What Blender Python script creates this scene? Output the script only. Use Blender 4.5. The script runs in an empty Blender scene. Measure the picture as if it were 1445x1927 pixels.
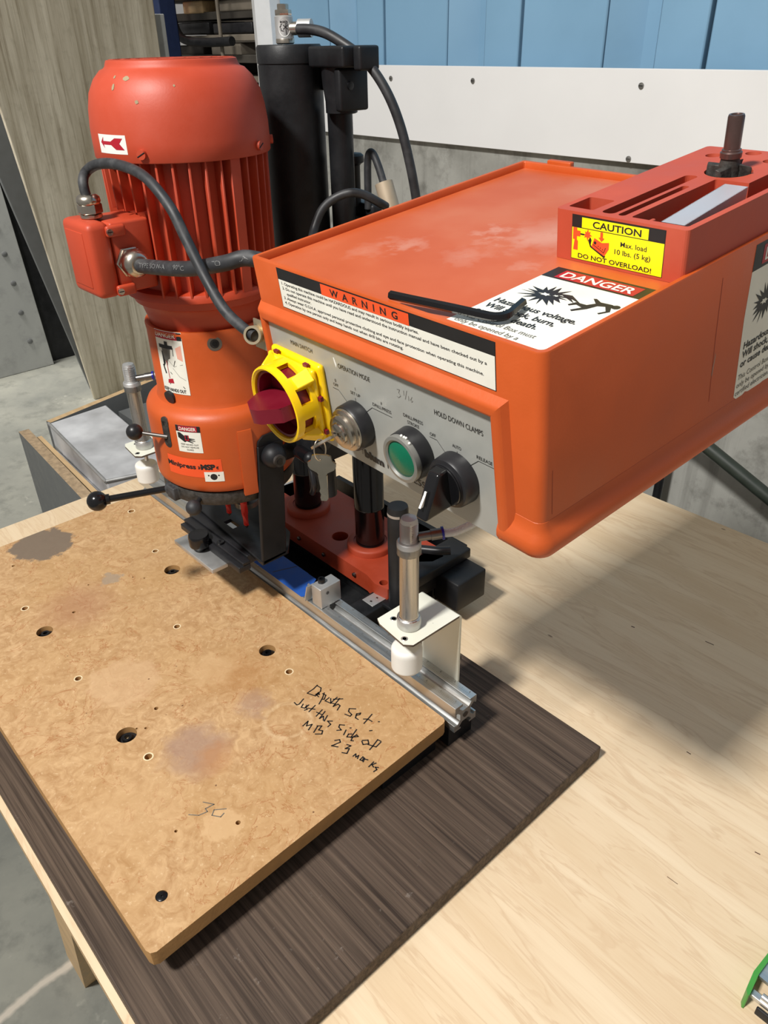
import bpy, bmesh, math, random
from mathutils import Matrix, Vector
from math import pi, sin, cos, radians
random.seed(4)
SC = bpy.context.scene
COL = SC.collection

# ------------------------------------------------------------------ camera
CAM_R = ((0.6756289, 0.7370016, -0.0188203), (0.3770274, -0.3673431, -0.8502408), (-0.6335423, 0.5673515, -0.5260574))
FPX = 1448.26
cam_d = bpy.data.cameras.new('camera'); cam = bpy.data.objects.new('camera', cam_d); COL.objects.link(cam)
r0, r1, r2 = (Vector(r) for r in CAM_R)
rot = Matrix((r0, -r1, -r2)).transposed().to_4x4()
cam.matrix_world = Matrix.Translation((0, 0, 0.79)) @ rot
cam_d.sensor_fit = 'VERTICAL'; cam_d.sensor_height = 36.0; cam_d.lens = FPX/1927*36.0
cam_d.clip_start = 0.01; cam_d.clip_end = 60
SC.camera = cam

# ------------------------------------------------------------------ light
w = bpy.data.worlds.new('world'); SC.world = w; w.use_nodes = True
w.node_tree.nodes['Background'].inputs[0].default_value = (1.0, 0.96, 0.90, 1)
w.node_tree.nodes['Background'].inputs[1].default_value = 0.27
def area(name, loc, target, sx, sy, power, color, spread=180):
    l = bpy.data.lights.new(name, 'AREA'); l.shape = 'RECTANGLE'; l.size = sx; l.size_y = sy; l.energy = power; l.color = color; l.spread = math.radians(spread)
    o = bpy.data.objects.new(name, l); COL.objects.link(o); o.location = loc
    o.rotation_euler = (Vector(target)-Vector(loc)).to_track_quat('-Z', 'Y').to_euler()
    return o
area('ceiling_lamp_light', (-0.51, -1.34, 2.75), (-0.6, 0.5, 0.1), 0.34, 0.26, 130, (1.0, 0.975, 0.93))
area('ceiling_lamp_light', (-4.4, 0.2, 3.4), (-4.6, 1.6, -0.4), 1.2, 0.5, 62, (1.0, 0.96, 0.90), 75)
SC.view_settings.view_transform = 'Standard'; SC.view_settings.look = 'None'
SC.view_settings.exposure = 0.0; SC.view_settings.gamma = 1.0; SC.view_settings.use_curve_mapping = False

# ------------------------------------------------------------------ materials
def srgb(r, g, b):
    f = lambda c: (c/255/12.92) if c/255 <= 0.04045 else ((c/255+0.055)/1.055)**2.4
    return (f(r), f(g), f(b))
class NT:
    def __init__(s, name):
        s.m = bpy.data.materials.new(name); s.m.use_nodes = True; s.t = s.m.node_tree; s.n = s.t.nodes
        s.b = s.n['Principled BSDF']; s.tc = s.n.new('ShaderNodeTexCoord')
    def link(s, a, b): s.t.links.new(a, b)
    def val(s, v):
        return v
    def put(s, sock, v):
        if isinstance(v, bpy.types.NodeSocket): s.link(v, sock)
        else:
            if sock.type == 'RGBA' and len(v) == 3: v = (*v, 1)
            sock.default_value = v
    def mapping(s, scale=(1,1,1), rot=(0,0,0), loc=(0,0,0), src=None):
        n = s.n.new('ShaderNodeMapping'); n.inputs['Scale'].default_value = scale; n.inputs['Rotation'].default_value = rot; n.inputs['Location'].default_value = loc
        s.link(src or s.tc.outputs['Object'], n.inputs['Vector']); return n.outputs[0]
    def noise(s, scale, detail=3, rough=0.5, vec=None, dist=0.0):
        n = s.n.new('ShaderNodeTexNoise'); n.inputs['Scale'].default_value = scale; n.inputs['Detail'].default_value = detail
        n.inputs['Roughness'].default_value = rough; n.inputs['Distortion'].default_value = dist
        s.link(vec or s.tc.outputs['Object'], n.inputs['Vector']); return n.outputs['Fac']
    def ramp(s, fac, lo, hi, a=0.0, b=1.0):
        n = s.n.new('ShaderNodeMapRange'); n.clamp = True
        s.put(n.inputs[0], fac); n.inputs[1].default_value = lo; n.inputs[2].default_value = hi; n.inputs[3].default_value = a; n.inputs[4].default_value = b
        return n.outputs[0]
    def mix(s, fac, a, b):
        n = s.n.new('ShaderNodeMix'); n.data_type = 'RGBA'
        s.put(n.inputs[0], fac); s.put(n.inputs[6], a); s.put(n.inputs[7], b); return n.outputs[2]
    def math(s, op, a, b=0.0):
        n = s.n.new('ShaderNodeMath'); n.operation = op; s.put(n.inputs[0], a); s.put(n.inputs[1], b); return n.outputs[0]
    def sep(s, vec=None):
        n = s.n.new('ShaderNodeSeparateXYZ'); s.link(vec or s.tc.outputs['Object'], n.inputs[0]); return n.outputs
    def bump(s, h, strength=0.2, dist=0.002):
        n = s.n.new('ShaderNodeBump'); n.inputs['Strength'].default_value = strength; n.inputs['Distance'].default_value = dist
        s.link(h, n.inputs['Height']); s.link(n.outputs[0], s.b.inputs['Normal'])
    def blob(s, x, y, r, edge=0.25, warp=0.012, wscale=40):
        "soft-edged patch around (x, y) in object space with a ragged outline"
        key = ('w', wscale)
        if not hasattr(s, '_w'): s._w = {}
        if key not in s._w: s._w[key] = s.noise(wscale, 4, 0.6)
        xs = s.sep()
        dx = s.math('SUBTRACT', xs[0], x); dy = s.math('SUBTRACT', xs[1], y)
        d = s.math('SQRT', s.math('ADD', s.math('MULTIPLY', dx, dx), s.math('MULTIPLY', dy, dy)))
        d = s.math('ADD', d, s.math('MULTIPLY', s.math('SUBTRACT', s._w[key], 0.5), warp*4))
        return s.ramp(d, r*(1-edge), r*(1+edge), 1, 0)
MATS = {}
def mat(name, color, rough=0.5, metal=0.0, var=0.08, vscale=30, dust=0.0, dustc=(0.55,0.5,0.45), bump=0.0, bscale=400, spec=0.5, trans=0.0, ior=1.45, stretch=(1,1,1), rvar=0.1):
    if name in MATS: return MATS[name]
    t = NT(name); v = t.mapping(stretch) if stretch != (1,1,1) else None
    n = t.noise(vscale, 4, 0.55, v)
    c = t.mix(t.ramp(n, 0.3, 0.7), tuple(max(0, x*(1-var)) for x in color), tuple(min(1, x*(1+var)) for x in color))
    if dust:
        d = t.noise(vscale*0.5, 5, 0.65); c = t.mix(t.ramp(d, 0.5, 0.8, 0, dust), c, dustc)
    t.put(t.b.inputs['Base Color'], c)
    t.put(t.b.inputs['Roughness'], t.ramp(n, 0.3, 0.7, max(0.02, rough-rvar), min(1, rough+rvar)))
    t.b.inputs['Metallic'].default_value = metal; t.b.inputs['Specular IOR Level'].default_value = spec
    if trans: t.b.inputs['Transmission Weight'].default_value = trans; t.b.inputs['IOR'].default_value = ior
    if bump: t.bump(t.noise(bscale, 3), bump, 0.001)
    MATS[name] = t.m; return t.m

ORANGE = mat('orange_paint', srgb(190, 82, 30), 0.45, var=0.07, vscale=14, dust=0.18, dustc=srgb(190,116,84), bump=0.08, bscale=500)
ORANGE_D = mat('shaded_orange_cast_paint', srgb(158, 56, 28), 0.55, var=0.12, vscale=20, dust=0.3, dustc=srgb(150,80,60), bump=0.1)  # base casting orange, darkened so the colour carries the shade around it
TRAYO = mat('orange_tray_plastic', srgb(182, 74, 50), 0.55, var=0.06, vscale=20, dust=0.2, dustc=srgb(200,120,100), bump=0.08)
RED = mat('motor_red_paint', srgb(182, 66, 38), 0.5, var=0.09, vscale=10, dust=0.35, dustc=srgb(180,96,82), bump=0.06)
BLACKP = mat('black_paint', (0.010,0.0105,0.012), 0.45, var=0.3, dust=0.15, dustc=(0.06,0.057,0.052), bump=0.08, spec=0.32)
BLACKG = mat('black_gloss', (0.006,0.006,0.007), 0.17, var=0.1, rvar=0.05)
BLACKM = mat('black_plastic', (0.014,0.014,0.016), 0.38, var=0.15, dust=0.12, dustc=(0.08,0.08,0.08), spec=0.4)
RUBBER = mat('black_rubber', (0.02,0.02,0.022), 0.5, var=0.2, vscale=60, dust=0.3, dustc=(0.1,0.1,0.1))
RUBBERG = mat('grey_rubber', (0.024,0.025,0.028), 0.55, var=0.2, vscale=60, dust=0.4, dustc=(0.17,0.17,0.17))
CASTG = mat('dark_cast_metal', (0.055,0.05,0.045), 0.6, 0.5, var=0.5, vscale=120, bump=0.5, bscale=300)
STEEL = mat('brushed_steel', (0.56,0.54,0.51), 0.33, 1.0, var=0.08, vscale=60, stretch=(8,8,0.5))
STEELD = mat('dark_steel', (0.2,0.19,0.18), 0.4, 1.0, var=0.2)
ALU = mat('aluminium', (0.62,0.63,0.62), 0.36, 0.9, var=0.08, vscale=40, dust=0.1, dustc=(0.4,0.38,0.35), stretch=(0.4,6,6))
ALUM = mat('matt_aluminium', (0.55,0.55,0.54), 0.5, 0.75, var=0.06)
NICKEL = mat('nickel', (0.55,0.5,0.43), 0.27, 1.0, var=0.12)
PANEL = mat('grey_panel', srgb(168,169,164), 0.42, 0.25, var=0.04, vscale=50, dust=0.06, dustc=(0.6,0.6,0.58))
YELLOW = mat('yellow_plastic', srgb(250,205,8), 0.34, var=0.04, dust=0.12, dustc=srgb(170,120,20))
MAROON = mat('maroon_plastic', srgb(112,18,36), 0.36, var=0.08, dust=0.2, dustc=srgb(150,80,85))
GREEN = mat('green_lens', (0.0,0.12,0.06), 0.3, var=0.05)
WHITEP = mat('white_plastic', (0.78,0.78,0.74), 0.4, var=0.03)
CREAM = None
LABW = mat('label_white', srgb(228,227,216), 0.5, var=0.04, vscale=50, dust=0.1, dustc=srgb(190,185,165))
LABY = mat('label_yellow', srgb(255,240,10), 0.4, var=0.02)
LABR = mat('label_red', srgb(170,26,44), 0.45, var=0.05)
LABO = mat('label_orange', srgb(232,84,38), 0.45, var=0.04)
INK = mat('black_ink', (0.012,0.012,0.013), 0.45, var=0.1)
INKG = mat('grey_ink', (0.13,0.125,0.11), 0.55, var=0.3)
PINK = mat('pink_ink', srgb(230,170,150), 0.5, var=0.05)
BLUETAPE = mat('blue_tape', srgb(30,84,170), 0.6, var=0.08, vscale=60, bump=0.15, bscale=200)
BLUEC = mat('blue_collet', srgb(20,30,150), 0.35)
CARB = mat('red_shank', srgb(214,34,26), 0.4, var=0.08)
SCREWB = mat('black_screw', (0.02,0.02,0.022), 0.35, 0.6, var=0.3, dust=0.2)
GREENP = mat('green_paint', srgb(70,150,62), 0.4, var=0.08)
CLEARH = mat('clear_hose', (0.75,0.78,0.8), 0.3, var=0.02, trans=0.35, ior=1.3)
PLAST = mat('clear_plastic', (0.62,0.58,0.60), 0.5, var=0.05, trans=0.55, ior=1.2, spec=0.3)
DUSTY = mat('sawdust_smear', srgb(224,160,140), 0.8, var=0.1)

def chipped_white():
    t = NT('chipped_white_enamel'); n = t.noise(70, 5, 0.6); n2 = t.noise(9, 3)
    c = t.mix(t.ramp(n2, 0.3, 0.7), srgb(222,222,204), srgb(236,235,222))
    c = t.mix(t.ramp(n, 0.70, 0.73), c, srgb(66,56,48))
    t.put(t.b.inputs['Base Color'], c); t.b.inputs['Roughness'].default_value = 0.35; return t.m
CREAM = chipped_white()

def mdf():
    t = NT('worn_fibreboard')
    v = t.mapping((1,1,1))
    n1 = t.noise(55, 5, 0.7, None, 1.2); n2 = t.noise(8, 3, 0.5); n3 = t.noise(170, 4, 0.75); n4 = t.noise(16, 5, 0.62, None, 1.5)
    c = t.mix(t.ramp(n1, 0.32, 0.68), srgb(168,128,86), srgb(206,170,126))
    c = t.mix(t.ramp(n2, 0.35, 0.7, 0, 0.55), c, srgb(182,142,92))
    c = t.mix(t.ramp(n3, 0.58, 0.68, 0, 0.6), c, srgb(218,188,148))
    # pale water-mark islands with a darker rim
    isl = t.ramp(n4, 0.585, 0.6, 0, 0.22); rim = t.math('SUBTRACT', t.ramp(n4, 0.573, 0.582), t.ramp(n4, 0.588, 0.597))
    c = t.mix(isl, c, srgb(206,168,124)); c = t.mix(t.math('MULTIPLY', rim, 0.6), c, srgb(160,102,58))
    for (x,y,r,col,st,e) in ((-0.790,0.240,0.045,srgb(202,166,126),0.6,0.12),(-0.626,0.252,0.036,srgb(160,130,112),0.75,0.35),(-0.60,0.262,0.02,srgb(178,122,70),0.5,0.6),(-0.640,0.345,0.022,srgb(166,136,116),0.6,0.4),
        (-0.99,0.265,0.045,srgb(160,112,82),0.55,0.6),(-1.02,0.335,0.014,srgb(158,140,120),0.8,0.15),(-1.193,0.292,0.048,srgb(116,102,88),0.95,0.06),(-0.60,0.165,0.05,srgb(202,166,122),0.4,0.4),(-0.515,0.22,0.022,srgb(206,170,126),0.7,0.1),(-0.70,0.36,0.035,srgb(164,112,60),0.45,0.7),(-0.73,0.34,0.03,srgb(204,168,124),0.5,0.2)):
        m = t.blob(x, y, r, e, 0.012, 45); c = t.mix(t.math('MULTIPLY', m, st), c, col)
    # ring mark left by a can
    xs = t.sep(); dx = t.math('SUBTRACT', xs[0], -0.5885); dy = t.math('SUBTRACT', xs[1], 0.3585)
    d = t.math('SQRT', t.math('ADD', t.math('MULTIPLY', dx, dx), t.math('MULTIPLY', dy, dy)))
    ring = t.math('MULTIPLY', t.ramp(d, 0.024, 0.027), t.ramp(d, 0.029, 0.033, 1, 0)); c = t.mix(t.math('MULTIPLY', ring, t.ramp(n1, 0.3, 0.6, 0.1, 0.7)), c, srgb(214,184,144))
    # small pits
    vo = t.n.new('ShaderNodeTexVoronoi'); vo.inputs['Scale'].default_value = 38; t.link(t.tc.outputs['Object'], vo.inputs['Vector'])
    pit = t.math('MULTIPLY', t.ramp(vo.outputs['Distance'], 0.035, 0.06, 1, 0), t.ramp(t.noise(11, 2), 0.5, 0.56)); c = t.mix(t.math('MULTIPLY', pit, 0.8), c, srgb(88,48,26))
    t.put(t.b.inputs['Base Color'], c); t.put(t.b.inputs['Roughness'], t.ramp(n1, 0.3, 0.7, 0.42, 0.6)); t.bump(n1, 0.06, 0.001); return t.m
MDF = mdf()
MDFE = mat('fibreboard_edge', srgb(172,130,80), 0.75, var=0.1, vscale=80, bump=0.2, bscale=250)

def ply():
    t = NT('birch_plywood')
    v = t.mapping((0.9, 7, 7), (0,0,0.05)); n1 = t.noise(3.2, 5, 0.55, v, 0.7); n2 = t.noise(1.6, 3); v2 = t.mapping((6, 120, 60)); n3 = t.noise(2.5, 3, 0.5, v2)
    c = t.mix(t.ramp(n1, 0.3, 0.7), srgb(218,192,156), srgb(233,212,180))
    c = t.mix(t.math('MULTIPLY', t.math('SUBTRACT', t.ramp(n1, 0.515, 0.53), t.ramp(n1, 0.532, 0.56)), 0.28), c, srgb(180,140,100))
    c = t.mix(t.math('MULTIPLY', t.math('SUBTRACT', t.ramp(n1, 0.435, 0.445), t.ramp(n1, 0.447, 0.47)), 0.2), c, srgb(186,146,106))
    c = t.mix(t.ramp(n2, 0.35, 0.7, 0, 0.35), c, srgb(216,188,150)); c = t.mix(t.ramp(n3, 0.45, 0.8, 0, 0.18), c, srgb(190,150,108))
    vo = t.n.new('ShaderNodeTexVoronoi'); vo.inputs['Scale'].default_value = 9; t.link(t.mapping((0.6,1.6,1)), vo.inputs['Vector'])
    c = t.mix(t.ramp(vo.outputs['Distance'], 0.018, 0.032, 0.75, 0), c, srgb(110,76,48))
    t.put(t.b.inputs['Base Color'], c); t.b.inputs['Roughness'].default_value = 0.5; return t.m
PLY = ply()
def plyedge():
    t = NT('plywood_edge'); xs = t.sep(); wv = t.math('SINE', t.math('MULTIPLY', xs[2], 2100)); n = t.noise(40, 3)
    c = t.mix(t.ramp(wv, -0.3, 0.5), srgb(150,116,76), srgb(216,188,146)); t.put(t.b.inputs['Base Color'], c); t.b.inputs['Roughness'].default_value = 0.7; return t.m
PLYE = plyedge()
def darkwood():
    t = NT('dark_woodgrain_laminate')
    v = t.mapping((1.0, 60, 60)); n1 = t.noise(3.0, 5, 0.6, v, 0.5); v2 = t.mapping((3, 260, 100)); n2 = t.noise(2.0, 4, 0.65, v2); n3 = t.noise(5, 3); n4 = t.noise(60, 5, 0.7)
    c = t.mix(t.ramp(n1, 0.3, 0.68), srgb(50,40,34), srgb(104,88,75)); c = t.mix(t.ramp(n2, 0.5, 0.75, 0, 0.7), c, srgb(34,27,22))
    c = t.mix(t.ramp(n2, 0.2, 0.42, 0.3, 0), c, srgb(110,94,84)); c = t.mix(t.ramp(n3, 0.5, 0.75, 0, 0.25), c, srgb(98,84,76))
    c = t.mix(t.math('MULTIPLY', t.ramp(n4, 0.64, 0.78, 0, 0.6), t.ramp(t.noise(7, 2), 0.42, 0.62)), c, srgb(156,146,138))
    t.put(t.b.inputs['Base Color'], c); t.b.inputs['Roughness'].default_value = 0.6; t.b.inputs['Specular IOR Level'].default_value = 0.25; t.bump(n2, 0.1, 0.0006); return t.m
DARKW = darkwood()
def concrete(name, a, b, dark, sc=1.0, joint=False, streak=False):
    t = NT(name); n1 = t.noise(1.6*sc, 6, 0.62, None, 0.4); n2 = t.noise(11*sc, 5, 0.65); n3 = t.noise(90*sc, 3)
    c = t.mix(t.ramp(n1, 0.32, 0.68), a, b); c = t.mix(t.ramp(n2, 0.52, 0.74, 0, 0.65), c, dark); c = t.mix(t.ramp(n3, 0.55, 0.8, 0, 0.2), c, b)
    if streak:
        v = t.mapping((14, 1, 0.7)); n4 = t.noise(1.5, 4, 0.6, v); c = t.mix(t.ramp(n4, 0.52, 0.72, 0, 0.5), c, dark)
    if joint:
        nn = t.noise(9, 4, 0.7); xs = t.sep()
        for (a0, b0, c0) in ((1.0, 0.07, 1.105),):
            d = t.math('ADD', t.math('ADD', t.math('MULTIPLY', xs[0], a0), t.math('MULTIPLY', xs[1], b0)), c0)
            d = t.math('ABSOLUTE', t.math('ADD', d, t.math('MULTIPLY', t.math('SUBTRACT', nn, 0.5), 0.03)))
            c = t.mix(t.ramp(d, 0.004, 0.012, 0.75, 0), c, srgb(206,196,182))
        m = t.ramp(t.noise(5, 5, 0.75), 0.6, 0.68, 0, 0.4); c = t.mix(m, c, srgb(190,188,176))
    t.put(t.b.inputs['Base Color'], c); t.b.inputs['Roughness'].default_value = 0.75 if not joint else 0.5; t.bump(n2, 0.15, 0.003); return t.m
FLOORM = concrete('concrete_floor', srgb(112,114,109), srgb(148,148,138), srgb(92,94,89), 1.0, joint=True)
WALLC = concrete('concrete_wall', srgb(128,128,122), srgb(176,176,170), srgb(80,78,72), 1.5, streak=True)
GREYB = concrete('grey_board', srgb(150,152,150), srgb(172,174,170), srgb(128,130,128), 0.8)
def weathered():
    t = NT('weathered_board'); v = t.mapping((1, 5.0, 0.45), (0.10,0,0)); n1 = t.noise(2.6, 6, 0.62, v, 0.3); v2 = t.mapping((1, 22, 0.8), (0.10,0,0)); n2 = t.noise(2.2, 5, 0.6, v2); n3 = t.noise(30, 4)
    c = t.mix(t.ramp(n1, 0.34, 0.66), srgb(160,150,128), srgb(206,198,178)); c = t.mix(t.ramp(n2, 0.52, 0.74, 0, 0.75), c, srgb(112,98,72)); c = t.mix(t.ramp(n2, 0.25, 0.42, 0.5, 0), c, srgb(188,182,164))
    xs = t.sep(); c = t.mix(t.ramp(xs[2], 0.3, -0.75, 0, 0.5), c, srgb(160,154,118)); c = t.mix(t.ramp(n3, 0.55, 0.8, 0, 0.25), c, srgb(110,100,78))
    t.put(t.b.inputs['Base Color'], c); t.b.inputs['Roughness'].default_value = 0.8; t.bump(n2, 0.3, 0.01); return t.m
WEATH = weathered()
BLUEW = mat('blue_sheet_paint', srgb(120,160,190), 0.45, var=0.07, vscale=5, dust=0.12, dustc=srgb(96,120,134))
BLUEL = mat('blue_sheet_seam', srgb(84,104,112), 0.6, var=0.2, vscale=20)
WHITEB = mat('white_board_paint', srgb(226,226,226), 0.4, var=0.02, vscale=6)
WHITET = mat('white_trim_paint', srgb(214,216,218), 0.4, var=0.03)
GREYL = mat('grey_laminate', srgb(104,106,106), 0.45, var=0.06)
PARTB = mat('particleboard_edge', srgb(170,146,116), 0.8, var=0.25, vscale=90, bump=0.3)
PINE = mat('pale_pine', srgb(206,174,130), 0.6, var=0.12, vscale=12, stretch=(1,6,6))
FILM = mat('scuffed_sheet_metal', (0.74,0.75,0.78), 0.45, 0.35, var=0.3, vscale=7, dust=0.6, dustc=(0.8,0.8,0.8), rvar=0.15)
PIPEG = mat('dark_green_pipe', srgb(44,52,46), 0.45, var=0.15)
BGDK = mat('machinery_dark', srgb(58,54,48), 0.6, var=0.3, vscale=8)
BGMID = mat('machinery_grey', srgb(120,112,100), 0.6, var=0.3, vscale=6)
NAVY = mat('navy_paint', srgb(26,44,84), 0.5, var=0.1)
RUST = mat('rusty_steel', srgb(84,76,60), 0.7, 0.3, var=0.3, vscale=60)
def lampm():
    m = bpy.data.materials.new('red_indicator_light'); m.use_nodes = True; b = m.node_tree.nodes['Principled BSDF']
    b.inputs['Base Color'].default_value = (0.8,0.05,0.02,1); b.inputs['Emission Color'].default_value = (1,0.08,0.03,1); b.inputs['Emission Strength'].default_value = 5; return m
LAMP = lampm()

# ------------------------------------------------------------------ mesh helpers
class MB:
    "collects shapes, links them as one mesh object"
    def __init__(s): s.bm = bmesh.new(); s.mats = []; s.M = Matrix.Identity(4)
    def mi(s, m):
        if m not in s.mats: s.mats.append(m)
        return s.mats.index(m)
    def add(s, vs, fs, m, smooth=False):
        k = s.mi(m); V = [s.bm.verts.new(s.M @ Vector(v)) for v in vs]
        for f in fs:
            try: F = s.bm.faces.new([V[i] for i in f]); F.material_index = k; F.smooth = smooth
            except ValueError: pass
        return s
    def box(s, lo, hi, m, rot=None, c=0.0):
        x0,y0,z0 = lo; x1,y1,z1 = hi
        if c > 0:
            b = bmesh.new(); vs = [b.verts.new(p) for p in ((x0,y0,z0),(x1,y0,z0),(x1,y1,z0),(x0,y1,z0),(x0,y0,z1),(x1,y0,z1),(x1,y1,z1),(x0,y1,z1))]
            for f in ((3,2,1,0),(4,5,6,7),(0,1,5,4),(1,2,6,5),(2,3,7,6),(3,0,4,7)): b.faces.new([vs[i] for i in f])
            bmesh.ops.bevel(b, geom=b.edges[:], offset=c, segments=3, profile=0.5, affect='EDGES')
            b.verts.index_update(); vv = [v.co.copy() for v in b.verts]; ff = [[v.index for v in f.verts] for f in b.faces]; b.free()
            ctr = Vector(((x0+x1)/2,(y0+y1)/2,(z0+z1)/2))
            if rot is not None: vv = [ctr + rot @ (v-ctr) for v in vv]
            return s.add(vv, ff, m, True)
        vv = [Vector(p) for p in ((x0,y0,z0),(x1,y0,z0),(x1,y1,z0),(x0,y1,z0),(x0,y0,z1),(x1,y0,z1),(x1,y1,z1),(x0,y1,z1))]
        if rot is not None:
            ctr = Vector(((x0+x1)/2,(y0+y1)/2,(z0+z1)/2)); vv = [ctr + rot @ (v-ctr) for v in vv]
        return s.add(vv, ((3,2,1,0),(4,5,6,7),(0,1,5,4),(1,2,6,5),(2,3,7,6),(3,0,4,7)), m)
    def hexa(s, pts, m): return s.add(pts, ((3,2,1,0),(4,5,6,7),(0,1,5,4),(1,2,6,5),(2,3,7,6),(3,0,4,7)), m)
    def prism(s, poly, z0, z1, m, ax='z', smooth=False, mside=None):
        f = {'z': lambda a,b,h: (a,b,h), 'y': lambda a,b,h: (a,h,b), 'x': lambda a,b,h: (h,a,b)}[ax]
        n = len(poly); vs = [f(a,b,z0) for a,b in poly] + [f(a,b,z1) for a,b in poly]
        s.add(vs, [list(range(n))[::-1], list(range(n,2*n))], m)
        return s.add(vs, [(i,(i+1)%n,n+(i+1)%n,n+i) for i in range(n)], mside or m, smooth)
    def lathe(s, prof, m, base=(0,0,0), ax='z', seg=40, smooth=True, a0=0.0, a1=2*pi, rotm=None):
        "prof: (radius, height) along axis from base"
        full = abs(a1-a0-2*pi) < 1e-6; n = seg if full else seg+1; vs = []
        for r,h in prof:
            for k in range(n):
                a = a0+(a1-a0)*k/seg; x,y = r*cos(a), r*sin(a)
                p = {'z':(x,y,h),'y':(x,h,-y),'x':(h,x,y)}[ax]
                p = Vector(p)
                if rotm is not None: p = rotm @ p
                vs.append(p+Vector(base))
        fs = []
        for j in range(len(prof)-1):
            for k in range(n if full else n-1):
                a = j*n+k; b = j*n+(k+1)%n; fs.append((a,b,b+n,a+n))
        ring = prof[0] == prof[-1]
        if full and not ring and prof[0][0] > 1e-6: fs.append(list(range(n))[::-1])
        if full and not ring and prof[-1][0] > 1e-6: fs.append([(len(prof)-1)*n+k for k in range(n)])
        return s.add(vs, fs, m, smooth)
    def cyl(s, a, b, r, m, r2=None, seg=24, smooth=True):
        a, b = Vector(a), Vector(b); q = (b-a).to_track_quat('Z','Y').to_matrix(); h = (b-a).length; r2 = r if r2 is None else r2
        return s.lathe([(r,0),(r2,h)], m, base=a, rotm=q, seg=seg, smooth=smooth)
    def ball(s, c, r, m, seg=28, sq=1.0):
        return s.lathe([(max(r*sin(pi*k/14),0.0), -r*cos(pi*k/14)*sq) for k in range(15)], m, base=c, seg=seg)
    def tube(s, pts, r, m, seg=14, sub=6, rib=0):
        P = [Vector(p) for p in pts]; Q = []
        n = len(P)
        for i in range(n-1):
            p0 = P[max(i-1,0)]; p1 = P[i]; p2 = P[i+1]; p3 = P[min(i+2,n-1)]
            for k in range(sub):
                t = k/sub; Q.append(0.5*((2*p1)+(-p0+p2)*t+(2*p0-5*p1+4*p2-p3)*t*t+(-p0+3*p1-3*p2+p3)*t**3))
        Q.append(P[-1]); vs = []; up = Vector((0.13,0.2,1))
        for i,q in enumerate(Q):
            d = (Q[min(i+1,len(Q)-1)]-Q[max(i-1,0)]).normalized()
            u = (up - d*up.dot(d)).normalized(); v = d.cross(u); up = u
            for k in range(seg): a = 2*pi*k/seg; vs.append(q+u*r*cos(a)+v*r*sin(a))
        fs = [(j*seg+k, j*seg+(k+1)%seg, (j+1)*seg+(k+1)%seg, (j+1)*seg+k) for j in range(len(Q)-1) for k in range(seg)]
        fs += [list(range(seg))[::-1], [(len(Q)-1)*seg+k for k in range(seg)]]
        return s.add(vs, fs, m, True)
    def hexnut(s, a, b, r, m):
        a, b = Vector(a), Vector(b); q = (b-a).to_track_quat('Z','Y').to_matrix(); return s.lathe([(r*0.93,0),(r,0.0008),(r,(b-a).length-0.0008),(r*0.93,(b-a).length)], m, base=a, rotm=q, seg=6, smooth=False)
    def build(s, name, parent=None, bevel=0.0, kind=None, label=None, cat=None, group=None, segs=2, loc=None, ang=40, recenter=False):
        me = bpy.data.meshes.new(name)
        bmesh.ops.recalc_face_normals(s.bm, faces=s.bm.faces[:]); s.bm.to_mesh(me); s.bm.free()
        for m in s.mats: me.materials.append(m)
        o = bpy.data.objects.new(name, me); COL.objects.link(o)
        if parent is not None:
            root = parent
            while root.parent: root = root.parent
            me.transform(root.matrix_basis.inverted()); o.parent = parent
            if parent is not root: o.parent = parent; me.transform(Matrix.Identity(4))
        else:
            if loc is None:
                xs = [v.co for v in me.vertices]; lo = [min(c[i] for c in xs) for i in range(3)]; hi = [max(c[i] for c in xs) for i in range(3)]
                loc = ((lo[0]+hi[0])/2, (lo[1]+hi[1])/2, lo[2]) if recenter else (0,0,0)
            me.transform(Matrix.Translation(-Vector(loc))); o.location = loc
        if bevel:
            b = o.modifiers.new('bevel','BEVEL'); b.width = bevel; b.segments = segs; b.limit_method = 'ANGLE'; b.angle_limit = radians(ang); b.harden_normals = False
            for p in me.polygons: p.use_smooth = True
            me.set_sharp_from_angle(angle=radians(50))
        elif any(p.use_smooth for p in me.polygons): me.set_sharp_from_angle(angle=radians(42))
        if kind: o['kind'] = kind
        if label: o['label'] = label
        if cat: o['category'] = cat
        if group: o['group'] = group
        return o
def empty(name, loc, label, cat, mw=None):
    o = bpy.data.objects.new(name, None); COL.objects.link(o); o.empty_display_size = 0.05
    if mw is not None: o.matrix_world = mw
    else: o.location = loc
    o['label'] = label; o['category'] = cat; return o
def carve(o, cutters):
    "cut real recesses into a mesh and drop the cutters"
    for c in cutters:
        md = o.modifiers.new('b','BOOLEAN'); md.operation = 'DIFFERENCE'; md.solver = 'EXACT'; md.object = c
    dg = bpy.context.evaluated_depsgraph_get(); me = bpy.data.meshes.new_from_object(o.evaluated_get(dg)); o.modifiers.clear(); o.data = me
    for c in cutters: bpy.data.objects.remove(c)
    return o
_tc = {}
def text_geo(t, size, bold, xs):
    key = (t, bold)
    if key not in _tc:
        cu = bpy.data.curves.new('t','FONT'); cu.body = t; cu.size = 1.0; cu.offset = bold; cu.resolution_u = 3
        ob = bpy.data.objects.new('t', cu); me = bpy.data.meshes.new_from_object(ob)
        _tc[key] = ([tuple(v.co) for v in me.vertices], [tuple(p.vertices) for p in me.polygons]); bpy.data.objects.remove(ob); bpy.data.curves.remove(cu)
    vs, fs = _tc[key]; return [(v[0]*size*xs, v[1]*size) for v in vs], fs
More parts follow.
